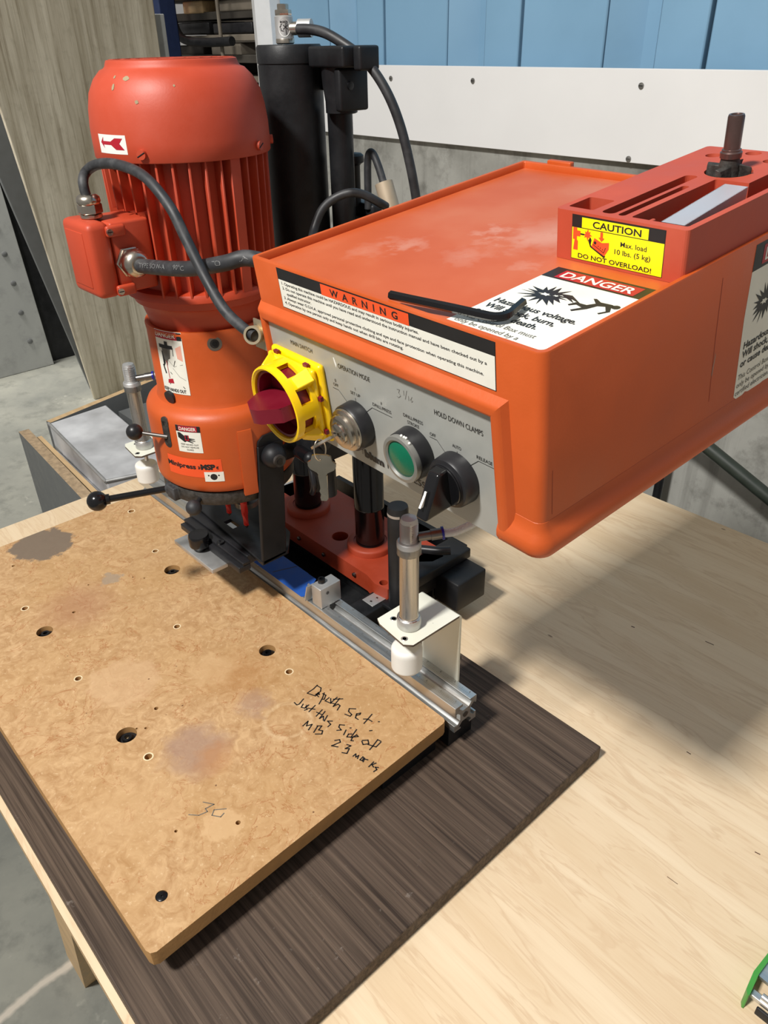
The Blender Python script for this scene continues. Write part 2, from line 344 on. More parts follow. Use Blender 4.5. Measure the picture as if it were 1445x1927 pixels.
class Flat:
    "flat print: layered rectangles, polygons and lettering mapped onto a surface by fn(u, v, h)"
    def __init__(s, fn, curved=0): s.fn = fn; s.mb = MB(); s.curved = curved
    def face(s, pts, m, layer=1, sub=1):
        h = layer*0.00012
        if sub > 1:
            (a,b),(c,d) = pts
            for k in range(sub):
                u0 = a+(c-a)*k/sub; u1 = a+(c-a)*(k+1)/sub; s.mb.add([s.fn(u0,b,h), s.fn(u1,b,h), s.fn(u1,d,h), s.fn(u0,d,h)], [(0,1,2,3)], m, True)
        else: s.mb.add([s.fn(u,v,h) for u,v in pts], [tuple(range(len(pts)))], m)
    def rect(s, u0, v0, u1, v1, m, layer=1, sub=1):
        if sub > 1: s.face(((u0,v0),(u1,v1)), m, layer, sub)
        else: s.face(((u0,v0),(u1,v0),(u1,v1),(u0,v1)), m, layer)
    def poly(s, pts, m, layer=2):
        "triangulated outline (may be concave)"
        from mathutils.geometry import tessellate_polygon
        tr = tessellate_polygon([[Vector((u,v,0)) for u,v in pts]]); h = layer*0.00012
        if s.curved:
            b = bmesh.new(); V = [b.verts.new((u,v,0)) for u,v in pts]
            for t_ in tr:
                try: b.faces.new([V[i] for i in t_])
                except ValueError: pass
            for _ in range(4): bmesh.ops.subdivide_edges(b, edges=[e for e in b.edges if abs(e.verts[0].co.x-e.verts[1].co.x) > s.curved], cuts=1); bmesh.ops.triangulate(b, faces=b.faces[:])
            b.verts.index_update(); s.mb.add([s.fn(v.co.x,v.co.y,h) for v in b.verts], [[v.index for v in f.verts] for f in b.faces], m); b.free(); return
        s.mb.add([s.fn(u,v,h) for u,v in pts], tr, m)
    def stroke(s, pts, wd, m, layer=3):
        h = layer*0.00012
        for a,b in zip(pts, pts[1:]):
            d = Vector((b[0]-a[0], b[1]-a[1])); L = d.length or 1e-6; d /= L; nx, ny = -d.y*wd/2, d.x*wd/2; e = d*wd*0.35
            q = [(a[0]-e.x+nx,a[1]-e.y+ny),(a[0]-e.x-nx,a[1]-e.y-ny),(b[0]+e.x-nx,b[1]+e.y-ny),(b[0]+e.x+nx,b[1]+e.y+ny)]
            s.mb.add([s.fn(u,v,h) for u,v in q], [(0,1,2,3)], m)
    def text(s, t, u, v, size, m, width=None, bold=0.0, layer=3, align='l', shear=0.0, xs=1.0):
        "size = capital height; width (optional) stretches the line to that length"
        vs, fs = text_geo(t, size/0.73, bold, xs)
        if not vs: return
        x0 = min(p[0] for p in vs); x1 = max(p[0] for p in vs); k = (width/(x1-x0)) if width else 1.0
        W = (x1-x0)*k; off = {'l':0,'c':-W/2,'r':-W}[align]; h = layer*0.00012
        s.mb.add([s.fn(u+off+(a-x0)*k+b*shear, v+b, h) for a,b in vs], fs, m)
    def build(s, name, parent=None, **k): return s.mb.build(name, parent, **k)
CABLE_OVER = [(-0.8888,0.362,0.6452),(-0.8871,0.3629,0.6599),(-0.8639,0.3638,0.6752),(-0.8298,0.3647,0.6841),(-0.7836,0.3656,0.6859),(-0.7389,0.3665,0.6789),(-0.7021,0.3675,0.6568),(-0.6823,0.3684,0.6307),(-0.6588,0.3693,0.6001),(-0.6339,0.3702,0.5747),(-0.6064,0.3711,0.5629),(-0.5868,0.372,0.5587)]
CABLE_THICK = [(0,0,0),(-0.7668,0.372,0.5866),(-0.7091,0.378,0.5966),(-0.6538,0.388,0.6094),(-0.6304,0.402,0.6157),(-0.600,0.425,0.606),(-0.5675,0.450,0.590)]
HOSE_AIR = [(-0.8526,0.645,0.7986),(-0.8351,0.6505,0.7979),(-0.8154,0.656,0.7939),(-0.7936,0.6615,0.7845),(-0.7723,0.667,0.7728),(-0.7514,0.6725,0.756),(-0.7322,0.678,0.7303),(-0.7182,0.6835,0.6974),(-0.7078,0.689,0.6545),(-0.7036,0.6945,0.6164),(-0.7048,0.7,0.5854)]
HOSE_LOOP = [(-0.7993,0.7,0.5985),(-0.799,0.7,0.6173),(-0.7983,0.7,0.6481),(-0.7966,0.7,0.6606),(-0.7919,0.7,0.6663),(-0.7854,0.7,0.6628),(-0.777,0.7,0.6499),(-0.7688,0.7,0.633),(-0.7626,0.7,0.6212)]
HOSE_LOW = [(-0.7673,0.58,0.5785),(-0.7809,0.5943,0.5894),(-0.7818,0.6086,0.6104),(-0.7757,0.6229,0.6226),(-0.7612,0.6371,0.6298),(-0.7518,0.6514,0.627),(-0.7424,0.6657,0.6182),(-0.7433,0.68,0.6107)]
HOSE_BACK = [(-0.9085,0.74,0.6222),(-0.8862,0.74,0.6106),(-0.8788,0.74,0.6068)]
NOTE = [[(-0.6107,0.4233),(-0.6088,0.4158),(-0.6083,0.4048),(-0.5971,0.4093),(-0.5992,0.4195),(-0.6034,0.4236),(-0.6096,0.4224)],[(-0.5994,0.411),(-0.5958,0.4148),(-0.5993,0.4163),(-0.5987,0.4118),(-0.5931,0.4114)],[(-0.5937,0.4212),(-0.5884,0.4143),(-0.5828,0.4039)],[(-0.594,0.4187),(-0.5889,0.42),(-0.5848,0.414),(-0.5869,0.4117)],[(-0.5827,0.4203),(-0.5819,0.413),(-0.5736,0.4156),(-0.5802,0.4209)],[(-0.5761,0.4283),(-0.5741,0.416),(-0.5683,0.4192)],[(-0.5769,0.4223),(-0.5689,0.4317)],[(-0.5723,0.4292),(-0.5672,0.4143),(-0.5661,0.4214),(-0.5622,0.4215),(-0.5589,0.4141)],[(-0.5443,0.4324),(-0.5504,0.4269),(-0.5475,0.4231),(-0.5406,0.4225),(-0.5399,0.4193),(-0.547,0.4167)],[(-0.536,0.4253),(-0.5336,0.4298),(-0.5349,0.4323),(-0.5374,0.4278),(-0.5333,0.4223),(-0.5289,0.4231)],[(-0.5236,0.4413),(-0.5191,0.4239)],[(-0.5249,0.4283),(-0.5211,0.4323),(-0.5147,0.4333)],[(-0.509,0.4387),(-0.5081,0.4397)],[(-0.5056,0.4212),(-0.5039,0.4237)],[(-0.6036,0.3953),(-0.6002,0.3856),(-0.6012,0.3825),(-0.6067,0.3828)],[(-0.5967,0.3893),(-0.594,0.3841),(-0.5897,0.3866),(-0.5918,0.3914)],[(-0.5906,0.3937),(-0.5898,0.3885),(-0.586,0.3875),(-0.5873,0.3841)],[(-0.5844,0.3992),(-0.5813,0.3865)],[(-0.5869,0.3895),(-0.5793,0.3946)],[(-0.5724,0.4008),(-0.5691,0.3885)],[(-0.5741,0.3931),(-0.5664,0.3953)],[(-0.5678,0.4017),(-0.5632,0.389),(-0.5629,0.3951),(-0.5576,0.3909)],[(-0.5604,0.3996),(-0.5559,0.3908)],[(-0.549,0.3981),(-0.5531,0.3938),(-0.5463,0.3933),(-0.5456,0.3883)],[(-0.5336,0.4048),(-0.5382,0.4009),(-0.5359,0.3977),(-0.5303,0.3969),(-0.5336,0.3926)],[(-0.5263,0.4012),(-0.5224,0.3941)],[(-0.5255,0.4068),(-0.5245,0.4078)],[(-0.5179,0.411),(-0.5134,0.3981),(-0.5173,0.3949),(-0.5193,0.3992),(-0.5166,0.4021)],[(-0.5128,0.3988),(-0.5083,0.4053),(-0.5116,0.4055),(-0.5121,0.3995),(-0.5096,0.3948),(-0.5071,0.3965)],[(-0.5002,0.4047),(-0.496,0.4101),(-0.4911,0.4071),(-0.4949,0.4013),(-0.4996,0.4035)],[(-0.4839,0.4201),(-0.4884,0.419),(-0.4851,0.4081),(-0.4836,0.4017)],[(-0.4909,0.4056),(-0.4815,0.4101),(-0.483,0.4193)],[(-0.5679,0.3667),(-0.5697,0.3763),(-0.5648,0.37),(-0.5621,0.3767),(-0.558,0.3678)],[(-0.5552,0.3801),(-0.5505,0.3701)],[(-0.5559,0.3794),(-0.5518,0.3837),(-0.5494,0.3768),(-0.545,0.3796),(-0.5417,0.3757),(-0.5471,0.3699)],[(-0.523,0.3807),(-0.52,0.3857),(-0.5164,0.384),(-0.5182,0.3767),(-0.5194,0.3727),(-0.5127,0.3772)],[(-0.5082,0.3873),(-0.5035,0.3896),(-0.5048,0.3819),(-0.5015,0.3854),(-0.4979,0.3786),(-0.5028,0.3752)],[(-0.4902,0.3859),(-0.4898,0.3811)],[(-0.4898,0.3855),(-0.4866,0.3827),(-0.4861,0.3867),(-0.4835,0.3826)],[(-0.4812,0.3893),(-0.4802,0.3835),(-0.4773,0.3847),(-0.4796,0.3892)],[(-0.4781,0.3891),(-0.4754,0.3843)],[(-0.4772,0.3884),(-0.4737,0.3903)],[(-0.4669,0.3932),(-0.4656,0.3844)],[(-0.4637,0.3941),(-0.4652,0.3891),(-0.4613,0.3881)],[(-0.457,0.3918),(-0.46,0.3895),(-0.4561,0.3885),(-0.4565,0.3839)]]
NOTE36 = [[(-0.5558,0.2185),(-0.5448,0.2259),(-0.5465,0.2157),(-0.5417,0.2155),(-0.5441,0.2059),(-0.5524,0.1984)],[(-0.5306,0.2325),(-0.5386,0.222),(-0.5342,0.2165),(-0.5259,0.2224),(-0.5275,0.2277)]]
# ------------------------------------------------------------------ the setting
b = MB(); b.box((-9, -2.5, -0.9), (3, 7, -0.85), FLOORM); b.build('floor', kind='structure')
WY = 1.5
b = MB(); b.box((-2.135, WY, -0.85), (2.2, WY+0.2, 0.72), WALLC); b.build('wall_back', kind='structure')
# blue profiled metal sheet above the concrete: each pan and rib its own panel
xs0 = [-2.094, -1.878, -1.446, -1.018, -0.582, -0.15, 0.28, 0.71, 1.14, 1.57]
wall_b = MB(); wall_b.box((-2.1, WY+0.075, 0.60), (2.2, WY+0.2, 3.2), BLUEL); wall_blue = wall_b.build('wall_upper', kind='structure')
for i in range(1, len(xs0)-1):
    e, nx = xs0[i], xs0[i+1]; z0, z1 = 0.62, 3.2
    prof = [(e, WY+0.028), (e+0.058, WY+0.07), (e+0.108, WY+0.07), (e+0.112, WY+0.028)]
    b = MB(); q = prof + [(e+0.112, WY+0.074), (e, WY+0.074)]; b.prism([(x,y) for x,y in q], z0, z1, BLUEW); b.build('sheet_rib', wall_blue)
    m1 = e+0.214
    b = MB(); b.box((e+0.112, WY+0.026, z0), (m1-0.004, WY+0.05, z1), BLUEW); b.build('sheet_panel', wall_blue, bevel=0.003)
    b = MB(); b.box((m1+0.004, WY+0.026, z0), (nx-0.003, WY+0.05, z1), BLUEW); b.build('sheet_panel', wall_blue, bevel=0.003)
b = MB(); b.box((-2.094, WY+0.026, 0.62), (-1.882, WY+0.05, 3.2), BLUEW); b.build('sheet_panel', wall_blue, bevel=0.003)
b = MB(); b.prism([(-2.178,WY-0.01),(-2.136,WY-0.03),(-2.098,WY-0.005),(-2.098,WY+0.06),(-2.178,WY+0.06)], -0.85, 3.2, WHITET); b.build('trim_1', kind='structure')
wb = MB(); wb.box((-2.06, WY-0.016, 0.566), (2.2, WY, 0.7165+0.012), WHITEB); ts = wb.build('trim_2', kind='structure', bevel=0.001)
SCRW = mat('screw_head_zinc', (0.3,0.29,0.27), 0.4, 0.9)
for sx, sz in ((-1.325,0.7005),(-0.899,0.7005),(-1.595,0.7005),(-0.43,0.70),(-0.905,0.573)):
    b = MB(); b.lathe([(0.0055,0),(0.0055,0.002),(0.001,0.0028)], SCRW, base=(sx, WY-0.0165, sz), ax='y', seg=12, rotm=Matrix.Rotation(pi,3,'X')); b.box((sx-0.004, WY-0.0198, sz-0.0006), (sx+0.004, WY-0.019, sz+0.0006), SCREWB); b.build('screw', ts)

# far room beyond the end of the wall
b = MB(); b.box((-9, 5.5, -0.85), (-2.1, 5.7, 3.2), BGMID); b.build('wall_far', kind='structure')
def at(v): return Vector(v)
rack = empty('machine_rack', (-5.4, 3.2, -0.85), 'dark out-of-focus machinery rack beyond the weathered boards', 'machinery')
b = MB()
for i, z in enumerate((0.30,0.42,0.55,0.66,0.78,0.90,1.02,1.16)):
    b = MB(); b.box((-6.1, 3.15+0.03*(i%3), z), (-4.2, 3.6, z+0.035+0.01*(i%2)), BGDK if i%2 else BGMID); b.build('shelf', rack, bevel=0.004)
for x0, x1, z, h, mm in ((-5.75,-5.35,0.47,0.07,BGMID),(-5.3,-5.05,0.585,0.07,BGDK),(-5.62,-5.3,0.70,0.06,BGDK),(-5.2,-4.85,0.70,0.07,BGMID),(-5.6,-5.2,0.82,0.07,BLACKM),(-5.15,-4.7,0.82,0.06,BLACKM),(-5.05,-4.6,0.94,0.06,BGMID),(-5.5,-5.25,0.94,0.07,PINE),(-5.1,-4.7,0.46,0.07,BGMID)):
    b = MB(); b.box((x0, 3.2, z), (x1, 3.5, z+h), mm, c=0.01); b.build('housing', rack)
b = MB(); b.cyl((-4.905,3.1,-0.85),(-4.905,3.1,1.5),0.012,BGMID); b.build('upright', rack)
for ux in (-6.0,-4.25):
    b = MB(); b.cyl((ux,3.3,-0.85),(ux,3.3,1.5),0.02,BGDK); b.build('rear_upright', rack)
b = MB(); b.tube([(-5.42,3.08,1.12),(-5.40,3.06,0.92),(-5.33,3.05,0.82),(-5.22,3.05,0.785),(-5.0,3.06,0.775),(-4.75,3.08,0.78)], 0.026, BLACKP); b.build('cable_chain', rack)
b = MB(); b.box((-5.85,3.05,0.845),(-5.45,3.1,0.885),BLACKM,c=0.006); b.build('guide_bar', rack)
b = MB(); b.ball((-5.435,3.04,0.985),0.019,LAMP); b.build('indicator_lamp', rack, label='glowing red indicator light')
b = MB(); b.box((-5.285,2.83,-0.85),(-5.15,2.95,2.2),NAVY); b.build('steel_post', label='navy blue steel post standing behind the weathered boards', cat='post', recenter=True, bevel=0.01)

# sheets leaning at the left
def sheet(name, pts, th, m, label, cat, bev=0.004):
    "pts: 4 corners (y,z) in the plane x = X"
    X = pts[0]; b = MB(); q = pts[1]
    b.hexa([(X-th,y,z) for y,z in (q[0],q[1],q[2],q[3])] + [(X,y,z) for y,z in (q[0],q[1],q[2],q[3])], m)
    return b.build(name, label=label, cat=cat, recenter=True, bevel=bev)
sheet('weathered_board', (-3.91, [(1.43,-0.85),(2.10,-0.85),(2.135,1.7),(1.22,1.7)]), 0.025, WEATH, 'tall weathered grey-brown timber sheet standing on edge behind the motor', 'board')
sheet('pale_sheet', (-3.97, [(1.52,-0.85),(2.19,-0.85),(2.205,0.90),(1.33,0.90)]), 0.03, GREYB, 'pale grey sheet just showing behind the right edge of the weathered board', 'board')
sheet('gap_shade_sheet', (-4.66, [(1.42,-0.85),(1.72,-0.85),(1.62,0.75),(1.1,0.75)]), 0.03, BLACKP, 'black sheet standing in for the shade in the gap left of the weathered board', 'board')  # added black surface, paints the shade in the gap between the leaning boards
sheet('leaning_strip', (-4.06, [(1.475,-0.85),(1.52,-0.85),(1.35,0.62),(1.22,0.62)]), 0.02, GREYL, 'narrow grey board edge leaning between the dark gap and the weathered board', 'board')
g = sheet('bolted_panel', (-4.6, [(0.7,-0.85),(1.49,-0.85),(1.44,0.4),(0.7,0.4)]), 0.04, GREYB, 'light grey panel with a column of bolt heads at the far left', 'panel')
gl = g.location.copy()
for y, z in ((1.381,-0.345),(1.379,-0.51),(1.386,-0.68),(1.376,-0.185),(1.37,-0.03)):
    b = MB(); b.lathe([(0.015,0),(0.015,0.004),(0.009,0.007)], GREYL, base=(-4.6,y,z), ax='x', seg=14); b.build('bolt_head', g)

# bench of boards and sheet metal beyond the left end of the table
BZ = -0.08
bx = empty('offcut_crate', (-1.9, 0.75, -0.85), 'open crate of grey laminated boards left of the plywood table', 'crate')
def wallpan(name, a, c, th, z0, z1, mside, mtop, lab=None):
    a, c = Vector((*a,0)), Vector((*c,0)); d = (c-a).normalized(); n = Vector((-d.y,d.x,0))*th; b = MB()
    P = [a, c, c+n, a+n]; b.add([(p.x,p.y,z0) for p in P]+[(p.x,p.y,z1-0.001) for p in P], ((0,1,5,4),(1,2,6,5),(2,3,7,6),(3,0,4,7),(3,2,1,0)), mside); b.add([(p.x,p.y,z1-0.001) for p in P], ((0,1,2,3),), mtop)
    return b.build(name, bx, label=lab)
wallpan('front_board', (-2.02,0.520), (-1.45,0.484), 0.026, -0.85, BZ, GREYL, PARTB, 'grey laminated front board with raw particleboard top edge')
wallpan('inner_board', (-1.98,0.55), (-1.45,0.519), 0.012, -0.85, BZ-0.012, PINE, PINE)
wallpan('end_board', (-2.16,1.16), (-2.035,0.60), 0.02, -0.85, BZ, GREYL, PINE)
wallpan('back_board', (-1.45,1.20), (-2.16,1.17), 0.02, -0.85, BZ, GREYL, PINE)
b = MB(); b.box((-2.12,0.60,-0.85),(-1.46,1.16,-0.80),GREYL); b.build('bottom_board', bx)
b = MB(); b.box((-2.03,0.80,BZ-0.20),(-1.46,1.15,BZ-0.035),GREYL); b.build('laminate_block', bx)
mt = empty('metal_box', (-1.8,0.66,-0.3), 'scuffed sheet metal box lying among the grey boards in the crate', 'metal box')
b = MB(); b.hexa([(-2.005,0.595,-0.24),(-1.60,0.570,-0.24),(-1.53,0.725,-0.24),(-2.0,0.765,-0.24),(-2.012,0.598,BZ),(-1.600,0.566,BZ-0.004),(-1.55,0.73,BZ-0.004),(-2.02,0.765,BZ)], FILM); b.build('box_body', mt, bevel=0.004)
for a, c in (((-2.012,0.598),(-1.600,0.566)),((-1.600,0.566),(-1.55,0.73))):
    b = MB(); b.cyl((a[0],a[1],BZ),(c[0],c[1],BZ-0.002),0.004,ALUM); b.build('folded_rim', mt)
b = MB(); b.cyl((-1.97,0.583,-0.15),(-1.49,0.549,-0.13),0.0085,FILM); b.build('metal_bar', mt)

# ------------------------------------------------------------------ plywood table, dark board, work board
tb = empty('plywood_table', (-0.2, 0.66, -0.85), 'large pale birch plywood table on splayed timber legs', 'table')
b = MB(); x0, x1, y0, y1 = -1.42, 1.05, 0.054, 1.2745
b.add([(x0,y0,0),(x1,y0,0),(x1,y1,0),(x0,y1,0)], ((0,1,2,3),), PLY)
b.add([(x0,y0,-0.018),(x1,y0,-0.018),(x1,y1,-0.018),(x0,y1,-0.018),(x0,y0,0),(x1,y0,0),(x1,y1,0),(x0,y1,0)], ((3,2,1,0),(0,1,5,4),(1,2,6,5),(2,3,7,6),(3,0,4,7)), PLYE); b.build('table_top', tb)
for sx, xt, xb in ((1,-0.78,-1.085),(1,0.45,0.75)):
    for yy in (0.085, 1.16):
        b = MB(); w2 = 0.045; b.hexa([(xb-w2,yy,-0.85),(xb+w2,yy,-0.85),(xb+w2,yy+0.04,-0.85),(xb-w2,yy+0.04,-0.85),(xt-w2,yy,-0.018),(xt+w2,yy,-0.018),(xt+w2,yy+0.04,-0.018),(xt-w2,yy+0.04,-0.018)], PINE); b.build('leg', tb)
for xt in (-0.78, 0.45):
    b = MB(); b.box((xt-0.02,0.125,-0.11),(xt+0.02,1.16,-0.018),PINE); b.build('crosspiece', tb)
for (sx,sy,ln,an) in ((0.02-0.36,0.74,0.0,0),):
    pass
b = MB(); b.box((-1.19, 0.0615, 0.0), (-0.319, 0.6455, 0.021), DARKW)
b.build('dark_laminate_board', label='dark brown woodgrain laminate board lying on the plywood table under the machine', cat='board', recenter=True, bevel=0.0016)
def yref(x): return 0.4985
BIG = [(-0.9745,0.4151,0.0125),(-0.9676,0.2056,0.0115),(-0.7115,0.4148,0.0115),(-0.7053,0.2015,0.0125)]
SMALL = [(-1.0414,0.4211,0.0042),(-0.8441,0.3497,0.0042),(-0.6567,0.4116,0.0045),(-0.8407,0.1998,0.0042),(-0.6562,0.2048,0.0046),(-1.0404,0.2049,0.0045),(-0.7198,0.2495,0.0028),(-0.9804,0.2548,0.0026),(-0.5069,0.2324,0.0028),(-0.5439,0.1779,0.0018),(-1.1645,0.2331,0.0026),(-1.187,0.452,0.005),(-0.706,0.2155,0.0015),(-0.699,0.224,0.0018),(-1.03,0.30,0.0015),(-0.985,0.372,0.0015),(-1.0,0.36,0.0015)]
def board_with_holes(out, holes, z0, z1, mt, ms):
    "flat board whose holes are real: walls and floors below the top face"
    from mathutils.geometry import tessellate_polygon
    loops = [[Vector((x,y,z1)) for x,y in out]]; b = MB()
    for x,y,r,d in holes:
        n = 28 if r > 0.004 else 12; ring = [(x+r*cos(2*pi*k/n), y+r*sin(2*pi*k/n)) for k in range(n)]
        loops.append([Vector((u,v,z1)) for u,v in ring[::-1]])
        b.add([(u,v,z1) for u,v in ring]+[(u,v,z1-d) for u,v in ring], [(k,(k+1)%n,n+(k+1)%n,n+k) for k in range(n)], ms, True)
        b.add([(u,v,z1-d) for u,v in ring], [tuple(range(n))], ms)
    flat = [v for l in loops for v in l]; b.add(flat, tessellate_polygon(loops), mt)
    n = len(out); b.add([(x,y,z0) for x,y in out]+[(x,y,z1) for x,y in out], [(i,(i+1)%n,n+(i+1)%n,n+i) for i in range(n)], ms); b.add([(x,y,z0) for x,y in out], [tuple(range(n))[::-1]], ms)
    return b
OUTL = [(-1.236,0.0930),(-0.4500,0.0930),(-0.4446,0.0950),(-0.4420,0.1000),(-0.4460,0.2500),(-0.4520,0.4950),(-0.4540,0.4995),(-0.4580,0.5015),(-1.236,0.5045)]
bmh = board_with_holes(OUTL, [(x,y,r,0.0105) for x,y,r in BIG]+[(x,y,r,0.008) for x,y,r in SMALL]+[(-0.4883,0.1304,0.0062,0.0022)], 0.05, 0.07, MDF, MDFE)
bmesh.ops.remove_doubles(bmh.bm, verts=bmh.bm.verts[:], dist=1e-6)
wbd = bmh.build('work_board', label='worn tan fibreboard work board with bolt holes and handwritten notes', cat='work board')
for i,(x,y,r) in enumerate(BIG):
    b = MB(); b.lathe([(0,0.0597),(r*0.97,0.0597),(r*0.97,0.0612),(r*0.55,0.0618),(0.0,0.0618)], BLACKM, base=(x,y,0)); b.lathe([(0.0028,0.0618),(0.0062,0.0618),(0.0062,0.0662),(0.0058,0.0668),(0.0031,0.0668),(0.0028,0.062)], BLACKG if i!=3 else SCREWB, base=(x,y,0), seg=24)
    if i == 3: b.lathe([(0,0.0619),(0.0027,0.0622),(0,0.0635)], PINE, base=(x,y,0), seg=12)
    b.build('socket_bolt', wbd, label='black socket bolt sunk in a counterbored hole')
for x,y,r in SMALL:
    if r > 0.004:
        b = MB(); b.lathe([(r*1.0,0.0701),(r*1.35,0.07012)], mat('hole_rim', srgb(228,206,168), 0.8), base=(x,y,0), seg=20); b.bm.faces.ensure_lookup_table(); 
        for f in [f for f in b.bm.faces if len(f.verts) > 4]: b.bm.faces.remove(f)
        b.build('hole_rim', wbd)
b = MB(); b.lathe([(0,0.0688),(0.0057,0.0688),(0.0057,0.0696),(0.005,0.0702),(0,0.0702)], SCREWB, base=(-0.4883,0.1304,0), seg=24)
for a in (0.5, 0.5+pi/2):
    b.box((-0.4883-0.0028,0.1304-0.0005,0.07015),(-0.4883+0.0028,0.1304+0.0005,0.0704),BLACKG, rot=Matrix.Rotation(a,3,'Z'))
b.build('screw', wbd, label='black cross-head screw near the board corner')
fl = Flat(lambda u,v,h: (u,v,0.07+h))
for s_ in NOTE: fl.stroke(s_, 0.0015, INK)
fl.build('handwritten_note', wbd, label='black marker note Depth set just this side of MB 23 marks')
fl = Flat(lambda u,v,h: (u,v,0.07+h))
for s_ in NOTE36: fl.stroke(s_, 0.0010, INKG)
fl.build('handwritten_number', wbd, label='faint pencilled number')
fl = Flat(lambda u,v,h: (u,v,h))
DK = mat('knot_mark', srgb(78,46,30), 0.6)
def tm(px, py, ln, an, wd): fl.stroke([(px-ln/2*cos(an),py-ln/2*sin(an)),(px+ln/2*cos(an),py+ln/2*sin(an))], wd, DK, 1)
for a_ in ((-0.168,0.561,0.012,0.02,0.0007),(-0.245,0.735,0.005,0.0,0.0014),(-0.33,0.95,0.012,0.1,0.0015),(-0.43,0.90,0.004,0.2,0.002),(-0.12,0.66,0.005,0.2,0.0012)): tm(*a_)
fl.build('wood_blemishes', tb, kind='stuff')

# ------------------------------------------------------------------ the drilling machine
DP = empty('drilling_press', (-0.85, 0.66, 0.021), 'orange hinge-boring drill press with red motor and tilted orange control box', 'drill press')
def dp(b, name, **k): return b.build(name, k.pop('parent', DP), **k)
AX, AY = -0.862, 0.48
# base frame
b = MB(); b.box((-1.02,0.565,0.021),(-0.70,0.80,0.030),BLACKP); dp(b,'base_pan')
for x in (-0.682,-1.035):
    b = MB(); b.box((x-0.018,0.549,0.052),(x+0.018,0.757,0.080),BLACKP,c=0.002); b.box((x-0.012,0.70,0.0211),(x+0.012,0.745,0.052),BLACKP,c=0.002); o = dp(b,'frame_bar')
    b = MB(); b.box((x-0.013,0.575,0.080),(x+0.010,0.612,0.0812),ALUM,c=0.0005)
    for yy in (0.581,0.593,0.606): b.cyl((x,yy,0.0811),(x,yy,0.0822),0.0016,STEELD,seg=10)
    b.build('fixing_plate', o)
    b = MB(); b.box((x-0.013,0.675,0.080),(x+0.010,0.705,0.0812),ALUM,c=0.0005); b.cyl((x,0.69,0.0811),(x,0.69,0.0822),0.0016,STEELD,seg=10); b.build('fixing_plate', o)
b = MB(); b.box((-1.03,0.549,0.0211),(-0.69,0.560,0.046),BLACKP); dp(b,'front_beam')
b = MB(); b.box((-1.02,0.79,0.0211),(-0.69,0.80,0.075),BLACKP); dp(b,'rear_beam')
b = MB(); b.box((-1.18,0.4,0.0215),(-0.46,0.49,0.0495),BLACKP); dp(b,'board_support')
b = MB(); b.box((-1.18,0.5055,0.0211),(-0.452,0.548,0.0498),BLACKP); dp(b,'rail_bed')
b = MB(); b.box((-0.90,0.14,0.0211),(-0.80,0.40,0.0498),BLACKP); dp(b,'board_arm')
# orange base casting
base = board_with_holes([(-1.00,0.604),(-0.716,0.604),(-0.692,0.598),(-0.668,0.602),(-0.664,0.612),(-0.668,0.624),(-0.690,0.645),(-0.696,0.66),(-0.690,0.680),(-0.672,0.70),(-0.670,0.722),(-0.69,0.734),(-1.02,0.736),(-1.03,0.62)], [(-0.8257,0.6426,0.0135,0.028),(-0.6845,0.609,0.0065,0.02)], 0.070, 0.1, ORANGE_D, ORANGE_D)
bmesh.ops.remove_doubles(base.bm, verts=base.bm.verts[:], dist=1e-6)
base = dp(base,'base_casting')
b = MB(); b.box((-1.0,0.625,0.0302),(-0.70,0.73,0.0699),BLACKP); dp(b,'base_riser')
for x in (-0.771,-0.931):
    y = 0.660
    b = MB(); b.lathe([(0.037,0.098),(0.037,0.108),(0.0362,0.1100),(0.0340,0.1112),(0.0265,0.1118),(0.0262,0.1105),(0.0232,0.1105)], ORANGE_D, base=(x,y,0), seg=48); o = dp(b,'column_boss')
    b = MB(); b.lathe([(0.0229,0.10),(0.0229,0.174),(0.0232,0.1745),(0.0232,0.1765),(0.0229,0.177),(0.0229,0.56),(0.021,0.562)], BLACKG, base=(x,y,0), seg=48); dp(b,'column')
for x in (-0.955,-0.885,-0.82,-0.745):
    b = MB(); b.lathe([(0.0035,0),(0.0035,0.0035),(0.002,0.0045)], STEELD, base=(x,0.6045,0.086), ax='y', seg=12, rotm=Matrix.Rotation(pi,3,'X')); b.build('set_screw', base)
b = MB(); b.box((-0.905,0.738,0.09),(-0.875,0.775,0.116),BLACKP,c=0.003); dp(b,'rear_block')
b = MB(); b.cyl((-0.985,0.70,0.09),(-0.985,0.70,0.15),0.014,BLACKP); b.box((-1.03,0.66,0.088),(-0.985,0.70,0.10),ALUM,c=0.001); dp(b,'rear_stop')
# depth rod, clamping lever
b = MB(); b.lathe([(0.0145,0.08),(0.0145,0.252),(0.0135,0.256),(0,0.256)], BLACKP, base=(-0.642,0.600,0), seg=28); b.lathe([(0.0147,0.243),(0.0147,0.247)], mat('worn_sticker',srgb(150,140,130),0.6), base=(-0.642,0.600,0), a0=-2.6,a1=-0.6,seg=12)
b.box((-0.664,0.585,0.0805),(-0.625,0.615,0.088),BLACKP,c=0.002); rod = dp(b,'upright_rod')
b = MB(); b.box((-0.668,0.70,0.030),(-0.618,0.765,0.082),BLACKP,c=0.003); dp(b,'end_block')
b = MB(); b.box((-0.70,0.640,0.082),(-0.655,0.770,0.100),BLACKP,c=0.003); dp(b,'cross_bar')
b = MB(); b.cyl((-0.652,0.62,0.06),(-0.645,0.61,0.06),0.011,RUBBERG); b.ball((-0.643,0.608,0.06),0.0085,RUBBERG); dp(b,'foot_knob')
b = MB(); b.tube([(-0.715,0.67,0.118),(-0.69,0.69,0.119),(-0.665,0.705,0.121),(-0.652,0.718,0.122)], 0.0068, BLACKM, seg=12); b.cyl((-0.715,0.67,0.10),(-0.715,0.67,0.124),0.010,BLACKM); dp(b,'clamping_lever')

